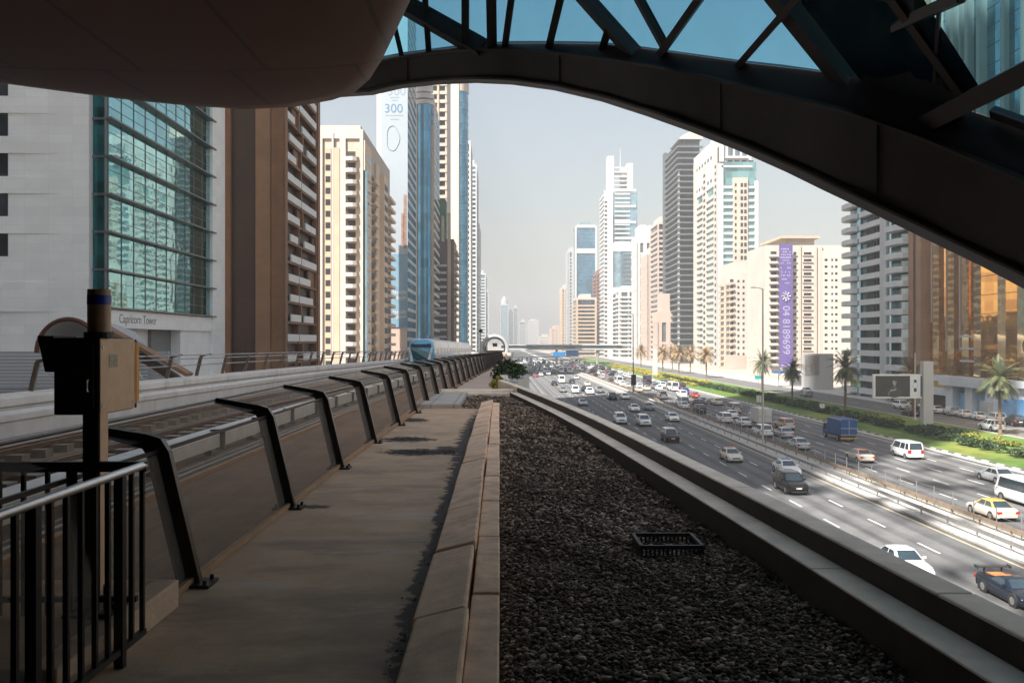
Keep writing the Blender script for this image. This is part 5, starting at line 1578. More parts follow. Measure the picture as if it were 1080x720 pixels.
def car(kind, col, x, y, label, cat, toward=True, roof=None, detail=2, group=None, yaw=0, extra=None):
    rz = (math.pi if toward else 0) + yaw
    nm = NAMES[kind] if roof is None or kind != 'sedan' else 'taxi_car'
    if detail == 0:
        o = bpy.data.objects.new(nm, joined(kind, col, roof)); COL.objects.link(o)
        o.location = (x, y, .006); o.rotation_euler = (0, 0, rz)
        return tag(o, label, cat, group)
    t = thing(nm, label, cat, (x, y, .006), group, rz)
    d = vmesh(kind, col, roof); sp = SPEC[kind]
    bd = child('body', d['body'], t)
    if roof: child('roof', d['roof'], t)
    for w in d['win']: child(w.name.split('.')[0], w, t)
    for h in d['hl']: child('headlight', h, t)
    for h in d['tl']: child('tail_light', h, t)
    child('wheel_arch', d['arch'], t); child('grille', d['grille'], t)
    child('number_plate', d['plate' if toward else 'rplate'], t)
    child('side_mirror', d['mirror'], t)
    tm, hm = wheel_mesh(sp['wr'], .22)
    for ay in sp['ax']:
        for sx in (1, -1):
            w = child('wheel', tm, t, (sx * (sp['r'][3][1] - .09), ay, sp['wr']), (0, 0, 0 if sx > 0 else math.pi))
            child('rim', hm, w)
    return t


GN, GF = 'cars coming along the near carriageway', 'cars driving away on the far carriageway'
car('sedan', 'white', 24.5, 51.5, 'white sedan nearest the parapet, half hidden behind its edge', 'car', group=GN)
t = car('sports', 'navy', 28.0, 46.0, 'black sports car with a tall rear wing at the right edge', 'car', group=GN)
w = MB(); w.box(-.92, .92, -2.25, -1.9, 1.22, 1.26); w.box(-.95, -.92, -2.28, -1.86, 1.15, 1.33); w.box(.92, .95, -2.28, -1.86, 1.15, 1.33)
for sx in (-.5, .5): w.box(sx - .02, sx + .02, -2.12, -2.0, .88, 1.22)
w.build('rear_wing', m_trim, t, world=False)
w = MB(); w.box(-.5, .5, -1.3, -.6, .98, 1.0); w.box(-.42, .42, -2.0, -1.35, .93, .95); w.build('engine_vents', P['orange'], t, world=False)
car('suv', 'brown', 27.2, 79.5, 'dark brown SUV at the edge of the sunlit patch', 'car', group=GN)
t = car('sedan', 'white', 30.4, 90, 'white patrol car with blue and orange side marks', 'car', group=GN)
w = MB(); w.box(-.935, .935, -.6, .9, .45, .62); w.build('blue_stripe', P['blue'], t, world=False)
w = MB(); w.box(-.93, .93, -2.0, -1.9, .5, .75); w.box(-.8, .8, 2.0, 2.3, .42, .5); w.build('orange_stripe', P['orange'], t, world=False)
w = MB(); w.box(-.5, .5, -.35, -.15, 1.47, 1.58); w.build('light_bar', P['blue'], t, world=False)
t = car('sedan', 'cream', 27.2, 100, 'cream taxi with an orange roof sign alone on the near carriageway', 'taxi', group=GN)
MB().box(-.3, .3, -.3, -.15, 1.48, 1.62).build('roof_sign', P['orange'], t, world=False)
car('suv', 'dred', 23.9, 119.5, 'dark maroon SUV with a pale roof rack', 'car', roof='silver', group=GN)
car('suv', 'white', 24.0, 142, 'white SUV ahead of the maroon SUV, right of another white SUV', 'car', group=GN)
car('suv', 'white', 20.6, 146, 'white SUV closest to the parapet in the shaded stretch', 'car', group=GN)
car('sedan', 'white', 30.4, 150, 'white sedan beside the median in the shaded stretch', 'car', group=GN)
car('sedan', 'white', 27.0, 171, 'white sedan left of a grey saloon in the shade', 'car', group=GN, detail=1)
car('sedan', 'grey', 30.4, 174, 'dark grey sedan next to the median in the shade', 'car', group=GN, detail=1)
car('suv', 'black', 26.9, 204, 'black SUV with white bonnet glare near the sunlit strip', 'car', group=GN, detail=1)
car('sedan', 'white', 30.4, 207, 'white sedan right of the black SUV near the sunlit strip', 'car', group=GN, detail=1)
car('sedan', 'silver', 18.2, 187, 'silver sedan alone in the left lanes near the parapet', 'car', group=GN, detail=1)
car('van', 'white', 20.5, 232, 'white van at the edge of the sunlit strip', 'van', group=GN, detail=1)
car('suv', 'white', 23.8, 226, 'white SUV leading a pair at the sunlit edge', 'car', group=GN, detail=1)
car('sedan', 'black', 23.9, 240, 'black sedan behind the white SUV at the sunlit edge', 'car', group=GN, detail=1)
car('suv', 'grey', 27.3, 233, 'grey SUV at the sunlit edge near the median', 'car', group=GN, detail=1)
car('sedan', 'grey', 17.5, 236, 'grey sedan left of the white van', 'car', group=GN, detail=1)
car('minibus', 'white', 20.8, 288, 'white bus with a large dark windscreen in the sunlit strip', 'bus', group=GN, detail=1)
car('sedan', 'black', 24.2, 286, 'black sedan beside the white bus', 'car', group=GN, detail=1)
car('sedan', 'black', 17.4, 272, 'black sedan just left of the white bus', 'car', group=GN, detail=1)
car('sedan', 'cream', 27.5, 268, 'cream taxi near the median in the sunlit strip', 'taxi', group=GN, detail=1)
car('sedan', 'red', 14.0, 335, 'red sedan far left in the sunlit strip', 'car', group=GN, detail=1)
car('sedan', 'silver', 28.4, 316, 'silver sedan far along the median side lane', 'car', group=GN, detail=1)

t = car('minibus', 'white', 45.2, 72.5, 'white minibus with a long dark window band', 'minibus', False, group=GF)
t.scale = (.92, .96, .85)
car('sedan', 'cream', 39.4, 67.8, 'cream taxi with yellow roof behind the wire fence', 'taxi', False, roof='yellow', group=GF)
car('sedan', 'silver', 49.6, 84.5, 'silver sedan passing the white minibus', 'car', False, group=GF)
car('van', 'white', 49.2, 102.5, 'white passenger van with large dark rear window', 'van', False, group=GF)
car('sedan', 'cream', 42.2, 99.5, 'cream taxi with orange roof beside the white van', 'taxi', False, roof='orange', group=GF)
car('sedan', 'silver', 39.0, 111, 'silver sedan close to the wire fence of the median', 'car', False, group=GF)
car('sedan', 'silver', 41.6, 124.5, 'silver sedan behind the box truck on its right', 'car', False, group=GF)
car('suv', 'white', 38.9, 126, 'white SUV behind the box truck on its left', 'car', False, group=GF)
car('suv', 'cream', 45.6, 136, 'cream taxi with orange roof ahead of the silver sedan', 'taxi', False, roof='orange', group=GF)
car('sedan', 'white', 40.4, 141, 'white sedan left of the box truck', 'car', False, group=GF)
car('sedan', 'white', 42.4, 156, 'white sedan two cars ahead of the box truck', 'car', False, group=GF, detail=1)
car('van', 'silver', 46.0, 167, 'silver van in the middle lanes ahead of the box truck', 'van', False, group=GF, detail=1)
car('suv', 'white', 38.8, 147, 'white SUV with dark rear window by the median fence', 'car', False, group=GF)
car('suv', 'black', 38.9, 166, 'black SUV by the median fence', 'car', False, group=GF, detail=1)
car('suv', 'dred', 42.3, 181, 'maroon SUV beside the white van in thick traffic', 'car', False, group=GF, detail=1)
car('van', 'white', 39.8, 185, 'white van in thick traffic beside the maroon SUV', 'van', False, group=GF, detail=1)
car('sedan', 'white', 38.4, 178, 'white sedan tight behind the white van', 'car', False, group=GF, detail=1)
car('sedan', 'cream', 48.0, 188, 'cream taxi in the outer lane by the grass', 'taxi', False, roof='orange', group=GF, detail=1)
car('sedan', 'silver', 45.6, 192, 'silver sedan left of the outer lane taxi', 'car', False, group=GF, detail=1)
car('sedan', 'red', 48.5, 212, 'bright red sedan in the outer lane', 'car', False, group=GF, detail=1)
car('suv', 'white', 45.8, 214, 'white SUV left of the bright red sedan', 'car', False, group=GF, detail=1)
car('van', 'white', 39.6, 208, 'white van near the median ahead of thick traffic', 'van', False, group=GF, detail=1)
car('suv', 'blue', 49, 226, 'blue SUV ahead of the bright red sedan', 'car', False, group=GF, detail=1)
# blue canvas truck
def truck(label, x, y, cabc, boxm, L, wd, H, group):
    t = thing('box_truck', label, 'truck', (x, y, .006), group)
    MB().box(-wd / 2, wd / 2, -L / 2, L / 2 - 2.0, .95, H).build('cargo_box', boxm, t, world=False, bevel=.03)
    f = MB(); f.box(-wd / 2 - .02, wd / 2 + .02, -L / 2 - .03, -L / 2 + .05, .95, 1.05); f.box(-wd / 2 - .02, -wd / 2 + .08, -L / 2 - .03, L / 2 - 2, H - .1, H + .03); f.box(wd / 2 - .08, wd / 2 + .02, -L / 2 - .03, L / 2 - 2, H - .1, H + .03)
    f.box(-.04, .04, -L / 2 - .03, -L / 2, 1.05, H - .1); f.box(-wd / 2, wd / 2, -L / 2 - .025, -L / 2, 1.85, 1.95)
    f.build('cargo_frame', m_galv, t, world=False)
    MB().box(-wd / 2 + .15, wd / 2 - .15, -L / 2, L / 2 - .3, .62, .92).build('chassis', m_trim, t, world=False)
    cb = MB().loft([[(-wd * .46, y_, z_) for y_, z_ in ((L / 2 - 1.9, .6), (L / 2, .6), (L / 2, 1.3), (L / 2 - .35, 2.15), (L / 2 - 1.9, 2.25))], [(wd * .46, y_, z_) for y_, z_ in ((L / 2 - 1.9, .6), (L / 2, .6), (L / 2, 1.3), (L / 2 - .35, 2.15), (L / 2 - 1.9, 2.25))]]).build('cab', cabc, t, world=False, bevel=.05)
    MB().quad((-wd * .4, L / 2 + .01, 1.35), (wd * .4, L / 2 + .01, 1.35), (wd * .4, L / 2 - .3, 2.08), (-wd * .4, L / 2 - .3, 2.08)).build('windscreen', m_carglass, t, world=False)
    for sx in (-1, 1):
        MB().box(*sorted((sx * wd * .462, sx * wd * .468)), L / 2 - 1.4, L / 2 - .45, 1.35, 2.0).build('side_window', m_carglass, t, world=False)
        MB().box(*sorted((sx * wd * .3, sx * wd * .46)), -L / 2 - .05, -L / 2 + .02, .66, .84).build('tail_light', m_tail, t, world=False)
    MB().box(-wd / 2, wd / 2, -L / 2 - .04, -L / 2 + .06, .45, .6).build('bumper', P['yellow'], t, world=False)
    tm, hm = wheel_mesh(.45, .28)
    for ay in (L / 2 - 1.0, -L / 2 + 1.4):
        for sx in (1, -1):
            w = child('wheel', tm, t, (sx * (wd / 2 - .16), ay, .45), (0, 0, 0 if sx > 0 else math.pi)); child('rim', hm, w)
    return t


m_canvas = M("blue_canvas", (.004, .07, .235), .5, var=.3, scale=1.5, bump=.3, bscale=4)
truck('blue canvas covered truck alone on the far carriageway', 48.6, 121.5, P['blue'], m_canvas, 7.0, 2.3, 3.1, GF)
truck('white box truck seen from behind among white sedans', 42.6, 139.5, P['white'], M("dirty_white_box", (.55, .53, .49), .5, var=.15, scale=1), 6.2, 2.2, 3.2, GF)

# traffic farther off
rf_ = random.Random(21)
cols = ['white'] * 9 + ['silver'] * 4 + ['grey'] * 3 + ['black'] * 4 + ['cream'] * 3 + ['red', 'brown', 'blue', 'dred']
kinds = ['sedan'] * 6 + ['suv'] * 5 + ['van'] * 2 + ['minibus']
OK_ = dict(white='white', silver='silver', grey='grey', black='black', cream='cream', red='red', brown='brown', blue='blue', dred='maroon')
busy = []
def fill(lanes, y0, y1, gap, toward, g, where):
    for x in lanes:
        y = y0 + rf_.uniform(0, gap)
        while y < y1:
            k, c = rf_.choice(kinds), rf_.choice(cols)
            xx = x + rf_.uniform(-.3, .3)
            w_ = {'sedan': 'saloon', 'suv': 'SUV', 'van': 'van', 'minibus': 'minibus'}[k]
            car(k, c, xx, y, f'tiny {OK_[c]} {w_} far down the {where}', {'saloon': 'car', 'SUV': 'car'}.get(w_, w_), toward, detail=0, group=f'far {OK_[c]} {w_}s on the {where}')
            y += (8 if k == 'minibus' else 5.5) + rf_.expovariate(1 / gap) + y * .006
fill((13.3, 16.8, 20.3, 23.8, 27.3, 30.8), 372, 640, 13, True, 'g', 'near carriageway beyond the sunlit strip')
fill((13.3, 16.8, 20.3, 23.8, 27.3, 30.8), 345, 372, 60, True, 'g', 'near carriageway beyond the sunlit strip')
fill((38.8, 42.3, 45.8, 49.3, 52.8), 236, 330, 13, False, 'g', 'far carriageway beside the yellow bushes')
fill((38.8, 42.3, 45.8, 49.3, 52.8), 335, 560, 14, False, 'g', 'far carriageway near the footbridge')
# service road and parked cars
car('suv', 'white', 77.3, 133, 'white SUV driving on the service road past the palm', 'car', False, detail=2, group='cars on the service road')
car('sedan', 'black', 77.5, 160, 'black car on the service road behind the billboard post', 'car', False, detail=1, group='cars on the service road')
car('suv', 'white', 83.5, 176, 'white SUV seen under the billboard', 'car', True, detail=1, group='cars on the service road')
car('sedan', 'grey', 77.6, 215, 'dark grey car on the service road beyond the tall palm', 'car', False, detail=1, group='cars on the service road')
car('sedan', 'silver', 84, 232, 'silver car by the blue shelter on the service road', 'car', True, detail=1, group='cars on the service road')
for i, (y, c, k, ds) in enumerate([(176, 'grey', 'sedan', 'grey parked car leftmost of the row by the podium'), (171.5, 'black', 'sedan', 'black parked car second in the row by the podium'), (166, 'white', 'sedan', 'white parked car in front of the left pier'),
                                   (160.5, 'silver', 'suv', 'silver parked SUV between the two left piers'), (156, 'white', 'sedan', 'white parked car before the middle pier'), (151.4, 'white', 'sedan', 'white parked car by the white notice board'),
                                   (146, 'white', 'suv', 'white parked SUV right of the white notice board'), (140.5, 'brown', 'suv', 'brown parked SUV in front of the blue boards'), (135, 'white', 'sedan', 'white parked car behind the right palm trunk')]):
    car(k, c, 85.6, y, ds, 'car', False, detail=1, group='cars parked along the podium', yaw=rad(-12))

# ---------------------------------------------------------------- median guard rails, wire fence, lamps
def guard(nm, label, x, m_, zt, sp, ya=20, yb=410):
    t = thing(nm, label, 'guardrail', (x, ya, .13))
    b = MB()
    b.loft([[(x - .04, y, zt - .30), (x + .0, y, zt - .30), (x + .035, y, zt - .24), (x, y, zt - .15), (x + .035, y, zt - .07), (x, y, zt), (x - .04, y, zt)] for y in (ya, yb)])
    b.build('beam', m_, t)
    pmx = MB().box(-.05, .05, -.05, .05, 0, zt - .13).mesh('post', m_)
    n = 0
    rest = MB()
    y = ya
    while y < yb:
        if n < 96: child('post', pmx, t, (.09, y - ya, 0))
        else: rest.box(x + .04, x + .14, y - .05, y + .05, .13, zt)
        n += 1; y += sp
    if rest.f: tag(rest.build('post', m_, t), kind='stuff')


guard('guardrail', 'grey steel guardrail on the near edge of the median', 33.75, m_galv, .85, 4)
guard('guardrail', 'brownish steel guardrail on the far edge of the median', 36.2, m_rust, .9, 4)
wf = thing('wire_fence', 'thin pale posts with wires standing along the median', 'fence', (36.4, 30, .13))
pmx = MB().box(-.03, .03, -.03, .03, 0, 1.75).mesh('post', m_galv)
for k in range(95): child('post', pmx, wf, (0, 2 + k * 3, 0))
for z in (.6, 1.1, 1.65): MB().box(36.39, 36.41, 30, 320, z + .12, z + .14).build('wire', m_galv, wf)
wb = thing('low_barrier', 'low pale concrete barrier running down the middle of the median', 'barrier', (35, 50, .13))
MB().loft([[(34.6, y, .13), (35.2, y, .13), (35.1, y, .35), (35.0, y, .75), (34.8, y, .75), (34.7, y, .35)] for y in (150, 410)]).build('barrier', m_conc, wb)


def lamp(x, y, h, label, mat, arm=-1.6, group='tall street lamps'):
    t = thing('street_lamp', label, 'street lamp', (x, y, .13), group)
    MB().tube([(x, y, .13), (x, y, h * .5), (x, y, h)], [.16, .12, .08] if h != 14.7 else [.05, .05, .04], 12).build('pole', mat, t, smooth=True)
    MB().box(x - .22, x + .22, y - .22, y + .22, .131, .5).build('base', mat, t, bevel=.02)
    if arm:
        MB().tube([(x, y, h - .05), (x + arm * .5, y, h + .12), (x + arm, y, h + .15)], [.06, .05, .04], 8).build('arm', mat, t)
        MB().loft([[(x + arm - .5, y - .16, h + .1), (x + arm + .1, y - .12, h + .1), (x + arm + .1, y + .12, h + .1), (x + arm - .5, y + .16, h + .1)], [(x + arm - .45, y - .1, h + .24), (x + arm + .1, y - .07, h + .24), (x + arm + .1, y + .07, h + .24), (x + arm - .45, y + .1, h + .24)]]).build('lamp_head', mat, t)
    return t


m_pole = M("grey_pole_paint", (.42, .40, .37), .5, var=.1)
lamp(35.0, 113, 21.0, 'tall grey street lamp with one arm in the middle of the view', m_pole, -1.1)
m_bpole = M("black_pole_paint", (.03, .03, .033), .5, var=.1)
t = lamp(34.8, 222, 21.0, 'thin black street lamp pole with a dark sign at its foot', m_bpole, -1.1)
MB().box(34.2, 35.5, 221.6, 221.75, 2.6, 5.4).build('dark_sign', m_black, t)
lamp(73.5, 150, 12, 'thin pale lamp pole in front of the podium', m_pole, 0)
lamp(-1.42, 64, 14.7, 'short lamp with round lantern beside the emergency walkway', m_galv, 0)
o = MB().tube([(-1.42, 64, 14.65), (-1.42, 64, 14.72), (-1.42, 64, 14.86), (-1.42, 64, 14.93)], [.05, .15, .13, .04], 12).build('lantern', m_black, [q for q in COL.objects if q.name.startswith('street_lamp') and not q.parent][-1])

# ---------------------------------------------------------------- billboard, pylon, shelter, boards
bbm = thing('billboard', 'billboard with a dark portrait poster and a thick white post', 'billboard', (67.6, 136.5, .1))
y = 136.5
m_pg = M('poster_mid_grey', (.15, .14, .13), .4, var=.2, scale=2)
p0, p1 = at(972, 453, Y=y), at(982, 381, Y=y)
MB().box(p0.x, p1.x + .1, y - .6, y + .6, .1, p1.z).build('post', m_whiteb, bbm, bevel=.08)
a, c = at(920.5, 420, Y=y), at(972, 394.5, Y=y)
MB().box(a.x, p0.x - .02, y - .22, y + .3, a.z, c.z).build('frame', m_white, bbm, bevel=.05)
m_pd, m_pw, m_skin, m_pgx = M("poster_dark", (.035, .03, .028), .4, var=.3, scale=.6), M("poster_white", (.66, .66, .68), .4, var=.05), M("poster_grey", (.34, .32, .30), .4, var=.2, scale=2), M("poster_green", (.02, .09, .06), .4, var=.1)
ps = MB().box(a.x + .35, at(959, 400, Y=y).x, y - .25, y - .225, a.z + .3, c.z - .25).build('poster', m_pd, bbm)
MB().box(at(959, 400, Y=y).x + .01, at(970, 400, Y=y).x, y - .25, y - .225, a.z + .3, c.z - .25).build('poster', m_pw, bbm)
MB().box(at(970, 400, Y=y).x + .01, p0.x - .06, y - .25, y - .225, a.z + .3, c.z - .25).build('poster', m_dgrey, bbm)


def disc(cx, cz, rx, rz, m_, yy, nm='print', n=20, rot=0):
    pts = []
    for k in range(n):
        t = 2 * math.pi * k / n
        u, v = rx * math.cos(t), rz * math.sin(t)
        pts.append((cx + u * math.cos(rot) - v * math.sin(rot), cz + u * math.sin(rot) + v * math.cos(rot)))
    MB().loft([[(x, yy, z) for x, z in pts], [(x, yy - .008, z) for x, z in pts]]).build(nm, m_, ps)


hx = at(942.8, 402, Y=y)
m_sh = M("poster_shirt", (.055, .05, .048), .4, var=.3, scale=3)
disc(hx.x - .05, hx.z - 1.75, 1.25, .85, m_sh, y - .252)
disc(hx.x - .02, hx.z - .72, .2, .3, m_pg, y - .254)
disc(hx.x, hx.z - .12, .33, .47, m_skin, y - .262)
disc(hx.x + .02, hx.z + .27, .33, .2, m_pd, y - .272)
disc(hx.x + .2, hx.z - .14, .10, .36, m_pg, y - .2715)
disc(hx.x - .85, hx.z - 1.8, .13, .62, m_pg, y - .262, rot=-.45)
disc(hx.x - .35, hx.z - 1.42, .42, .13, m_skin, y - .264, rot=.2)
disc(hx.x + .12, hx.z - 1.3, .17, .14, m_skin, y - .266, rot=.5)
wx = at(964.5, 406, Y=y)
disc(wx.x, wx.z, .42, .48, m_skin, y - .262); disc(wx.x, wx.z, .36, .42, m_pw, y - .272)
for dz in (.62, -.75):
    MB().box(wx.x - .22, wx.x + .22, y - .262, y - .252, wx.z + dz - .3, wx.z + dz + .25).build('print', m_black, ps)
py = thing('advertising_pylon', 'slim tapering white pylon standing in the yellow bushes', 'pylon', (61.5, 336, 0))
MB().loft([[(60.2, 335, .05), (62.2, 335, .05), (62.2, 336, .05), (60.2, 336, .05)], [(60.5, 335, 11), (62.0, 335, 11), (62.0, 336, 11), (60.5, 336, 11)]]).build('pylon', m_whiteb, py)
sh = thing('bus_shelter', 'bus shelter with a flat blue roof on the service road', 'shelter', (92, 262, .12))
for k in range(4): MB().box(86 + k * 4, 86.2 + k * 4, 262, 262.2, .12, 4.2).build('post', m_galv, sh)
MB().box(84.5, 100.5, 260.5, 264, 4.2, 5.0).build('roof', M('blue_roof', (.06, .12, .25), .5, var=.2), sh)
MB().box(90, 97, 263.5, 263.8, .4, 3.4).build('back_panel', m_whiteb, sh)
wbd = thing('hoarding', 'large white hoarding with a brown landscape picture', 'hoarding', (96, 245, .1))
xa, xm_, xb = px(848, 245), px(864, 245), px(879, 245)
MB().box(xa, xb, 245, 247, .12, pz(373, 245)).build('board', m_whiteb, wbd)
MB().box(xa + .3, xm_, 244.9, 244.99, 4.3, pz(375, 245)).build('picture', M("landscape_picture", (.20, .115, .07), .5, var=.4, scale=.35, tint=(.3, .33, .33)), wbd)
gs = thing('direction_sign', 'small teal direction sign on the verge by the lamp', 'sign', (84, 262, 0))
xa, xb = px(796, 250), px(804.5, 250)
MB().box(xa, xb, 250, 250.1, pz(400, 250), pz(396, 250)).build('panel', M("teal_sign", (.04, .28, .26), .4, var=.1), gs)
MB().box((xa + xb) / 2 - .08, (xa + xb) / 2 + .08, 250.11, 250.2, 0, pz(397, 250)).build('post', m_galv, gs)
for i, (x_, y_, w_, lb) in enumerate(((59.5, 195, 1.0, 'small white utility cabinet on the shaded lawn'), (63.8, 168, .8, 'small pinkish marker box among the hedges'))):
    t = thing('utility_cabinet', lb, 'cabinet', (x_, y_, .05))
    MB().box(x_ - w_ / 2, x_ + w_ / 2, y_ - .3, y_ + .3, .05, 1.6).build('body', m_white, t, bevel=.03)
    MB().box(x_ - w_ / 2 - .05, x_ + w_ / 2 + .05, y_ - .35, y_ + .35, 1.6, 1.7).build('lid', m_conc, t)
    MB().box(x_ - .02, x_ + .02, y_ - .31, y_ - .302, .15, 1.5).build('door_gap', m_black, t)

# overhead road bridge with blue direction signs
br = thing('footbridge', 'long grey covered footbridge crossing the road far ahead', 'bridge', (30, 520, 0))
MB().box(1, 75, 520, 526, 8.9, 9.7).build('deck', m_lgrey, br)
MB().box(1, 75, 520.4, 525.6, 9.7, 11.6).build('glazing', m_greyg, br)
MB().box(.5, 75.5, 519.6, 526.4, 11.6, 12.1).build('roof', m_lgrey, br)
for x in (4, 34.9, 60): MB().box(x - .6, x + .6, 521, 525, 0, 8.9).build('pier', m_conc, br)
mb = MB()
gt = thing('sign_gantry', 'overhead gantry with two blue direction signs before the footbridge', 'road sign', (40, 500, 0))
xa, xb = px(583, 500), px(610, 500)
m_sg = M("blue_road_sign", (.02, .17, .42), .4, var=.15)
MB().box(xa, (xa + xb) / 2 - .3, 499.7, 500, pz(375.5, 500), pz(371, 500)).build('sign_panel', m_sg, gt)
MB().box((xa + xb) / 2 + .1, xb, 499.7, 500, pz(375.5, 500), pz(369.2, 500)).build('sign_panel', m_sg, gt)
MB().box(30, 58, 500.05, 500.5, pz(372.5, 500), pz(371.5, 500)).build('beam', m_galv, gt)
for x in (34.6, 57.5): MB().box(x, x + .5, 500.05, 500.5, 0, pz(371.5, 500)).build('leg', m_galv, gt)

# ---------------------------------------------------------------- metro train and the tube ahead
m_tblue = M("train_blue", (.10, .36, .56), .3, var=.06, coat=.5); m_twhite = M("train_white", (.70, .71, .72), .3, var=.05, coat=.5)
m_tglass = M("train_windscreen", (.03, .12, .135), .1, var=.3, scale=1.2, spec=.8)
tr = thing('metro_train', 'blue fronted white metro train coming along the raised track', 'train', (-8.3, 82, 11.5))
TX = lambda y: -9.55 + gx(y) + 0 * y
zt0 = 11.45


def trring(y, w, z0, z1, c):
    x = TX(y) + max(0, (y - 82)) * .006
    dz = gz(y) - gz(82)
    pts = [(-w * .93, z0), (-w, z0 + .5), (-w, z1 - .9), (-w * .86, z1 - .28), (-w * .5, z1), (w * .5, z1), (w * .86, z1 - .28), (w, z1 - .9), (w, z0 + .5), (w * .93, z0)]
    return [(x + a, y, b + dz) for a, b in pts]


segs_ = [(83.6, 99), (99.4, 115), (115.4, 131), (131.4, 147)]
for i, (a, b_) in enumerate(segs_):
    MB().loft([trring(y, 1.28, zt0 + .3, zt0 + 2.85, 0) for y in (a, (a + b_) / 2, b_)]).build('carriage', m_twhite, tr, smooth=True)
    wb_ = MB()
    for k in range(4):
        ya = a + 1.2 + k * 3.6
        xo = TX(ya) + max(0, ya - 82) * .006 + 1.285; xo2 = TX(ya + 2.4) + max(0, ya + 2.4 - 82) * .006 + 1.285
        dz = gz(ya) - gz(82)
        wb_ = MB().quad((xo, ya, zt0 + 1.35 + dz), (xo2, ya + 2.4, zt0 + 1.35 + dz), (xo2, ya + 2.4, zt0 + 1.95 + dz), (xo, ya, zt0 + 1.95 + dz))
        wb_.build('window', M('train_side_window', (.62, .62, .62), .2, var=.1) if k == 0 and i == 0 else bpy.data.materials['train_side_window'], tr)
    if i: MB().loft([trring(y, 1.1, zt0 + .4, zt0 + 2.6, 0) for y in (a - .45, a + .05)]).build('gangway', m_trim, tr)
nose = MB().loft([trring(83.6, 1.28, zt0 + .3, zt0 + 2.85, 0), trring(82.9, 1.27, zt0 + .3, zt0 + 2.78, 0), trring(82.3, 1.2, zt0 + .32, zt0 + 2.6, 0), trring(82.0, 1.02, zt0 + .4, zt0 + 2.3, 0)])
nose.build('nose', m_tblue, tr, smooth=True, angle=60)
x0 = TX(82)
MB().loft([[(x0 - 1.02, 81.97, zt0 + 1.9), (x0 - .72, 81.93, zt0 + .85), (x0 + .72, 81.93, zt0 + .85), (x0 + 1.02, 81.97, zt0 + 1.9), (x0 + .97, 82.1, zt0 + 2.36), (x0 - .92, 82.1, zt0 + 2.36)],
           [(x0 - .95, 82.3, zt0 + 1.9), (x0 - .62, 82.3, zt0 + .95), (x0 + .62, 82.3, zt0 + .95), (x0 + .95, 82.3, zt0 + 1.9), (x0 + .92, 82.4, zt0 + 2.36), (x0 - .92, 82.4, zt0 + 2.36)]]).build('windscreen', m_tglass, tr)
MB().box(x0 - .93, x0 + .93, 81.92, 82.1, zt0 + 2.0, zt0 + 2.3).build('top_visor', M('visor_dark', (.03, .07, .10), .3), tr)
for sx in (-1, 1):
    MB().loft([[(x0 + sx * 1.0, 81.95, zt0 + 2.0), (x0 + sx * .70, 81.9, zt0 + .85), (x0 + sx * .92, 81.95, zt0 + .7), (x0 + sx * 1.2, 82.1, zt0 + 2.0)], [(x0 + sx * 1.0, 82.3, zt0 + 2.0), (x0 + sx * .70, 82.3, zt0 + .85), (x0 + sx * .92, 82.3, zt0 + .7), (x0 + sx * 1.2, 82.4, zt0 + 2.0)]]).build('white_stripe', m_twhite, tr)
    MB().box(x0 + sx * .85 - .13, x0 + sx * .85 + .13, 81.9, 82.1, zt0 + .62, zt0 + .78).build('headlight', m_lamp, tr)
MB().box(x0 - .45, x0 + .45, 81.9, 82.1, zt0 + .72, zt0 + .9).build('coupler_cover', m_trim, tr)

tb = thing('station_tube', 'silver arched tube of the next station over the track', 'station', (-1.7, 290, 0))
cx, cz, Yt = px(521.5, 290), pz(367.5, 290), 290


def arc(r, y, k=1.0, a0=-40, a1=220): return [(cx + r * k * math.cos(rad(a)), y, cz + r * math.sin(rad(a))) for a in range(a0, a1 + 1, 10)]


MB().loft([arc(3.75, Yt + .3) , arc(4.1, Yt - .2), arc(4.75, Yt), arc(4.9, Yt + 2), arc(4.9, Yt + 60)], cap=False, closed=False).build('shell', m_greyb, tb, smooth=True)
MB().loft([arc(3.76, Yt + .25), arc(3.6, Yt + 60)], cap=False, closed=False).build('lining', m_dgrey, tb, smooth=True)
for k in range(5):
    MB().tube(arc(3.5, Yt + 3 + k * 5), .18, 6).build('rib', m_steel, tb)
MB().box(cx - .9, cx + .9, Yt + 30, Yt + 30.4, cz + .5, cz + 1.8).build('end_light_panel', m_whiteb, tb)
MB().box(cx - 5.5, cx + 5.5, Yt - 4, Yt + 60, 8.5, 10.3).build('deck', m_conc, tb)
for x in (-4, 4): MB().box(cx + x - .5, cx + x + .5, Yt + 1, Yt + 3, 0, 8.5).build('pier', m_conc, tb)

# ---------------------------------------------------------------- vegetation
sheet('lawn_base', 56.85, 75.0, -100, 760, .05, M("soil", (.09, .075, .05), .95))
g_ = MB()
for k in range(60): g_.quad((56.9, -40 + k * 12, .10), (66.5, -40 + k * 12, .10), (66.5, -28 + k * 12, .10), (56.9, -28 + k * 12, .10))
tag(g_.build('lawn', m_grass), 'strip of mown green grass between the kerb and the hedge', 'lawn', kind='stuff')
g_ = MB().quad((66.5, -40, .095), (74.9, -40, .095), (74.9, 700, .095), (66.5, 700, .095))
tag(g_.build('ground_cover', m_grass), 'patchy green ground cover behind the hedge', 'ground cover', kind='stuff')
vr = random.Random(99)


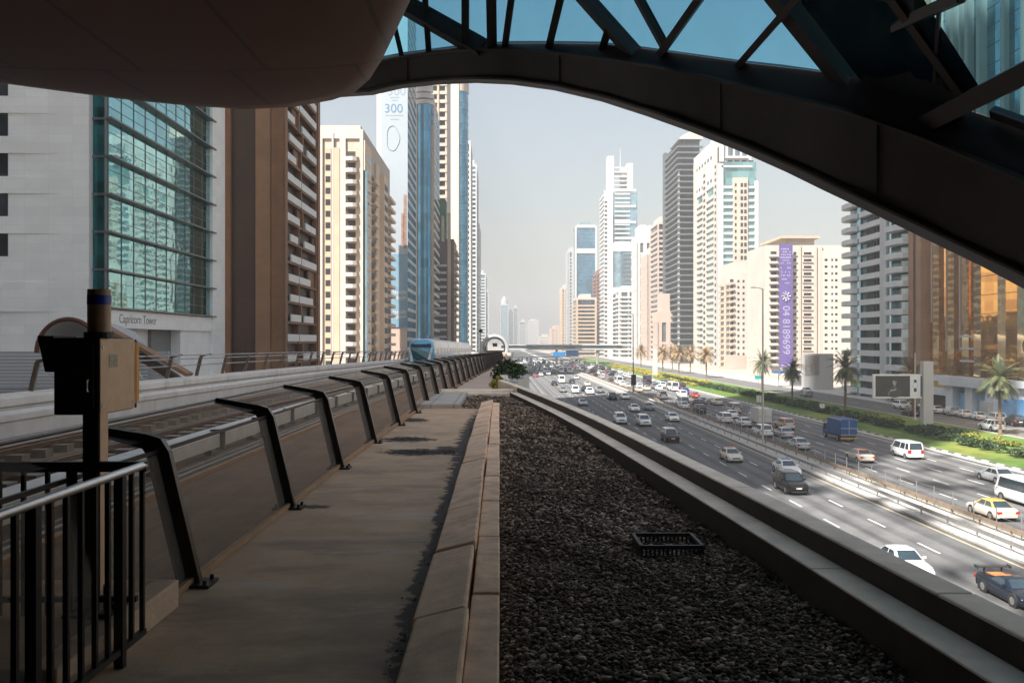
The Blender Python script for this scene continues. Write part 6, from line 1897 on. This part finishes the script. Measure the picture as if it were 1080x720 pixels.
def leaves(n, fx, size, mat, nm, stretch=1.0):
    """leaf clumps: n small bent quads at positions given by fx()"""
    mb = MB()
    for _ in range(n):
        p, out_ = fx()
        a = vr.uniform(0, 6.28); s_ = size * vr.uniform(.6, 1.3)
        d = Vector((math.cos(a), math.sin(a), vr.uniform(-.3, .7))).normalized()
        d = (d + out_ * .6).normalized()
        u = d.cross(Vector((vr.uniform(-1, 1), vr.uniform(-1, 1), vr.uniform(.2, 1)))).normalized() * s_ * .42
        v = d * s_ * stretch
        p = Vector(p)
        mb.add([p - u * .3, p + u * .3, p + v * .6 + u, p + v * 1.1, p + v * .6 - u], [(0, 1, 2, 3, 4)])
    return mb


def hedge_mesh(L, w, h, n, size, mat, nm):
    bumps = [(vr.uniform(0, L), vr.uniform(-w / 2, w / 2), vr.uniform(.6, 1.0)) for _ in range(int(L * 1.3))]
    def fx():
        x, y, k = vr.choice(bumps)
        a, e = vr.uniform(0, 6.28), math.asin(vr.uniform(-.1, 1))
        r = vr.uniform(.75, 1.0)
        o_ = Vector((math.cos(a) * math.cos(e), math.sin(a) * math.cos(e), math.sin(e)))
        return (y + o_.x * r * .7, x + o_.y * r * .8, h * k * .45 + o_.z * r * h * .55), o_
    return leaves(n, fx, size, mat, nm).mesh(nm, mat)


HM = [hedge_mesh(14, 2.2, 1.0, 3800, .24, m_leafd, 'hedge') for _ in range(2)] 
HY = [hedge_mesh(12, 3.2, .8, 3000, .26, m_leafy, 'yellow_bush') for _ in range(2)]
HL = [hedge_mesh(12, 3.2, .8, 3000, .26, m_lime, 'yellow_bush') for _ in range(2)]
HG = [hedge_mesh(10, 3.6, .75, 2600, .28, m_leaf, 'shrub') for _ in range(2)]
gi = 0
for k in range(19):
    y = 70 + k * 13.5
    o = bpy.data.objects.new('hedge', HM[k % 2]); COL.objects.link(o); o.location = (63.4 + vr.uniform(-.3, .3), y, .1); o.scale = (1, 1, vr.uniform(.85, 1.15))
    tag(o, 'clipped dark green hedge section between the lawn and the shrubs', 'hedge', 'dark hedge sections along the lawn')
for k in range(30):
    y = 66 + k * 15 + vr.uniform(-2, 2)
    yellow = k in (1, 3, 5) or y > 262
    o = bpy.data.objects.new('yellow_bush' if yellow else 'shrub', ((HY if y > 262 else HL) if yellow else HG)[k % 2]); COL.objects.link(o)
    o.location = (67.0 + vr.uniform(-.5, .8), y, .1); o.scale = (1, 1.1, vr.uniform(.8, 1.2))
    if yellow and y > 262: tag(o, 'bright yellow green bush in the sunny part of the verge', 'bush', 'yellow bushes in the sunny verge')
    elif yellow: tag(o, 'yellow green bush in the shaded verge near the billboard', 'bush', 'yellow bushes in the shaded verge')
    else: tag(o, 'low green shrub bed behind the dark hedge', 'shrub', 'green shrubs behind the hedge')
for k in range(16):
    y = 262 + k * 13
    o = bpy.data.objects.new('yellow_bush', HY[k % 2]); COL.objects.link(o)
    o.location = (62.2 + vr.uniform(-.6, .6), y, .1); o.scale = (1.2, 1.1, vr.uniform(.8, 1.1))
    tag(o, 'sunlit yellow bush right beside the far carriageway kerb', 'bush', 'yellow bushes along the kerb')


def palm_meshes(h, dry, seed):
    r = random.Random(seed)
    pts = [(0 + .04 * math.sin(i), .03 * i * .3, h * i / 10) for i in range(11)]
    tk = MB().tube(pts, [.34 if i == 0 else .24 + .03 * (i % 2) - .004 * i for i in range(11)], 12)
    for i in range(int(h * 5)):
        z = h * .05 + i * .19
        if z < h: tk.tube([(0, z * .009, z), (0, z * .009, z + .06)], .275, 9)
    trunk = tk.mesh('trunk', m_trunk, True)
    top = Vector((0, .1, h))
    cr = MB()
    for i in range(70):
        a = r.uniform(0, 6.28)
        e = rad(r.uniform(-42, 82))
        L = r.uniform(3.0, 4.4)
        d = Vector((math.cos(a) * math.cos(e), math.sin(a) * math.cos(e), math.sin(e)))
        p = top + d * .2
        side = d.cross(Vector((0, 0, 1))).normalized()
        seg = 9
        spine = [p.copy()]
        for k in range(seg):
            d = (d + Vector((0, 0, -.13 - .05 * k / seg))).normalized()
            p = p + d * L / seg
            spine.append(p.copy())
        for k in range(seg):
            q, q2 = spine[k], spine[k + 1]
            cr.bar(q, q2, .05, .03)
            for t in (0.0, .5):
                b_ = q.lerp(q2, t)
                ll = .78 * math.sin(math.pi * min(.95, (k + t + 1.2) / (seg + 1.6))) + .12
                for sx in (-1, 1):
                    tip = b_ + side * sx * ll * .8 + (q2 - q).normalized() * ll * .6 + Vector((0, 0, -.22 * ll + r.uniform(-.05, .05)))
                    w_ = (q2 - q).normalized() * .075
                    cr.add([b_ - w_, b_ + w_, tip], [(0, 1, 2)])
    for i in range(26):
        a = r.uniform(0, 6.28); L = r.uniform(.8, 1.9)
        d = Vector((math.cos(a) * .45, math.sin(a) * .45, -1)).normalized()
        cr.mat(1); cr.bar(top + Vector((math.cos(a) * .2, math.sin(a) * .2, -.05)), top + d * L, .12, .03); cr.mat(0)
    crown = cr.mesh('crown', [m_palmdry if dry else m_palm, m_palmdry])
    return trunk, crown


PM = [palm_meshes(8.6, False, 1), palm_meshes(8.0, False, 2), palm_meshes(7.5, True, 3)]


def palm(x, y, v, s_, label, group='palms along the verge'):
    t = thing('palm_tree', label, 'palm tree', (x, y, .1), group, vr.uniform(0, 6))
    a = child('trunk', PM[v][0], t); b = child('crown', PM[v][1], t)
    t.scale = (s_, s_, s_)
    return t


palm(68.4, 168, 0, 1.0, 'green palm standing left of the billboard')
palm(76.0 - 1.2, 126.5, 0, .95, 'green palm in front of the podium at the right edge')
palm(81, 166, 2, 1.0, 'brownish palm rising behind the billboard panel')
palm(70.6, 205, 1, .88, 'green palm left of the white hoarding, by the purple banner')
palm(72.8, 236, 1, 1.0, 'green palm behind the tall grey street lamp')
for i, (x_, y_, lb) in enumerate(((745, 330, 'largest tan leaved palm in the sunny forecourt'), (716, 372, 'tan palm before the dark tower, right of its neighbour'), (728, 390, 'tan palm before the dark tower, behind its neighbours'), (699, 395, 'tan palm before the low tan block'), (709, 430, 'tan palm half hidden between the low tan block and dark tower'), (676, 460, 'small tan palm near the white red-banded block'))):
    palm(px(x_, y_), y_, 2, 1.15, lb, 'tan palms in the sunny forecourt')
# shrubs in the planter at the end of the deck
def bush(x, y, z, r, mat, nm, label, n=900, size=.1, hz=1.0):
    def fx():
        a, e = vr.uniform(0, 6.28), math.asin(vr.uniform(-.3, 1)); q = vr.uniform(.55, 1) * (1 + .25 * math.sin(3 * a) * math.cos(2 * e))
        o_ = Vector((math.cos(a) * math.cos(e), math.sin(a) * math.cos(e), math.sin(e)))
        return (x + o_.x * r * q, y + o_.y * r * q, z + o_.z * r * q * hz), o_
    o = leaves(n, fx, size, mat, nm).build(nm, mat)
    tag(o, label, 'shrub')


bush(.0, 31.0, 12.35, .34, m_leafy, 'planter_shrub', 'yellow green shrub at the corner of the deck parapet', 700, .09)
bush(.32, 37.5, 12.55, .62, m_leafd, 'planter_shrub', 'dark green shrub behind the yellow green one at the deck corner', 1200, .11)
bush(.72, 42, 12.5, .6, m_leaf, 'planter_shrub', 'rightmost mid green shrub of the deck corner planting', 1000, .12, .7)
mb = MB(); mb.prism([(-.75 + .25, 30.3), (.1, 30.3), (1.6, 46), (.4, 46)], 11.4, 12.2)
tag(mb.build('planter', m_conc), 'low concrete planter beyond the deck corner holding shrubs', 'planter')

# ---------------------------------------------------------------- haze
hz = MB().box(-2510, 2510, -610, 4210, -1.2, 230)
m_hz = bpy.data.materials.new("haze_air"); m_hz.use_nodes = True
n = m_hz.node_tree.nodes; l = m_hz.node_tree.links
n.remove(n["Principled BSDF"])
pv = n.new("ShaderNodeVolumePrincipled")
pv.inputs["Color"].default_value = (.46, .48, .50, 1)
pv.inputs["Density"].default_value = .0006
pv.inputs["Anisotropy"].default_value = .1
l.new(pv.outputs[0], n["Material Output"].inputs["Volume"])
o = hz.build('haze', m_hz)
tag(o, kind='stuff')
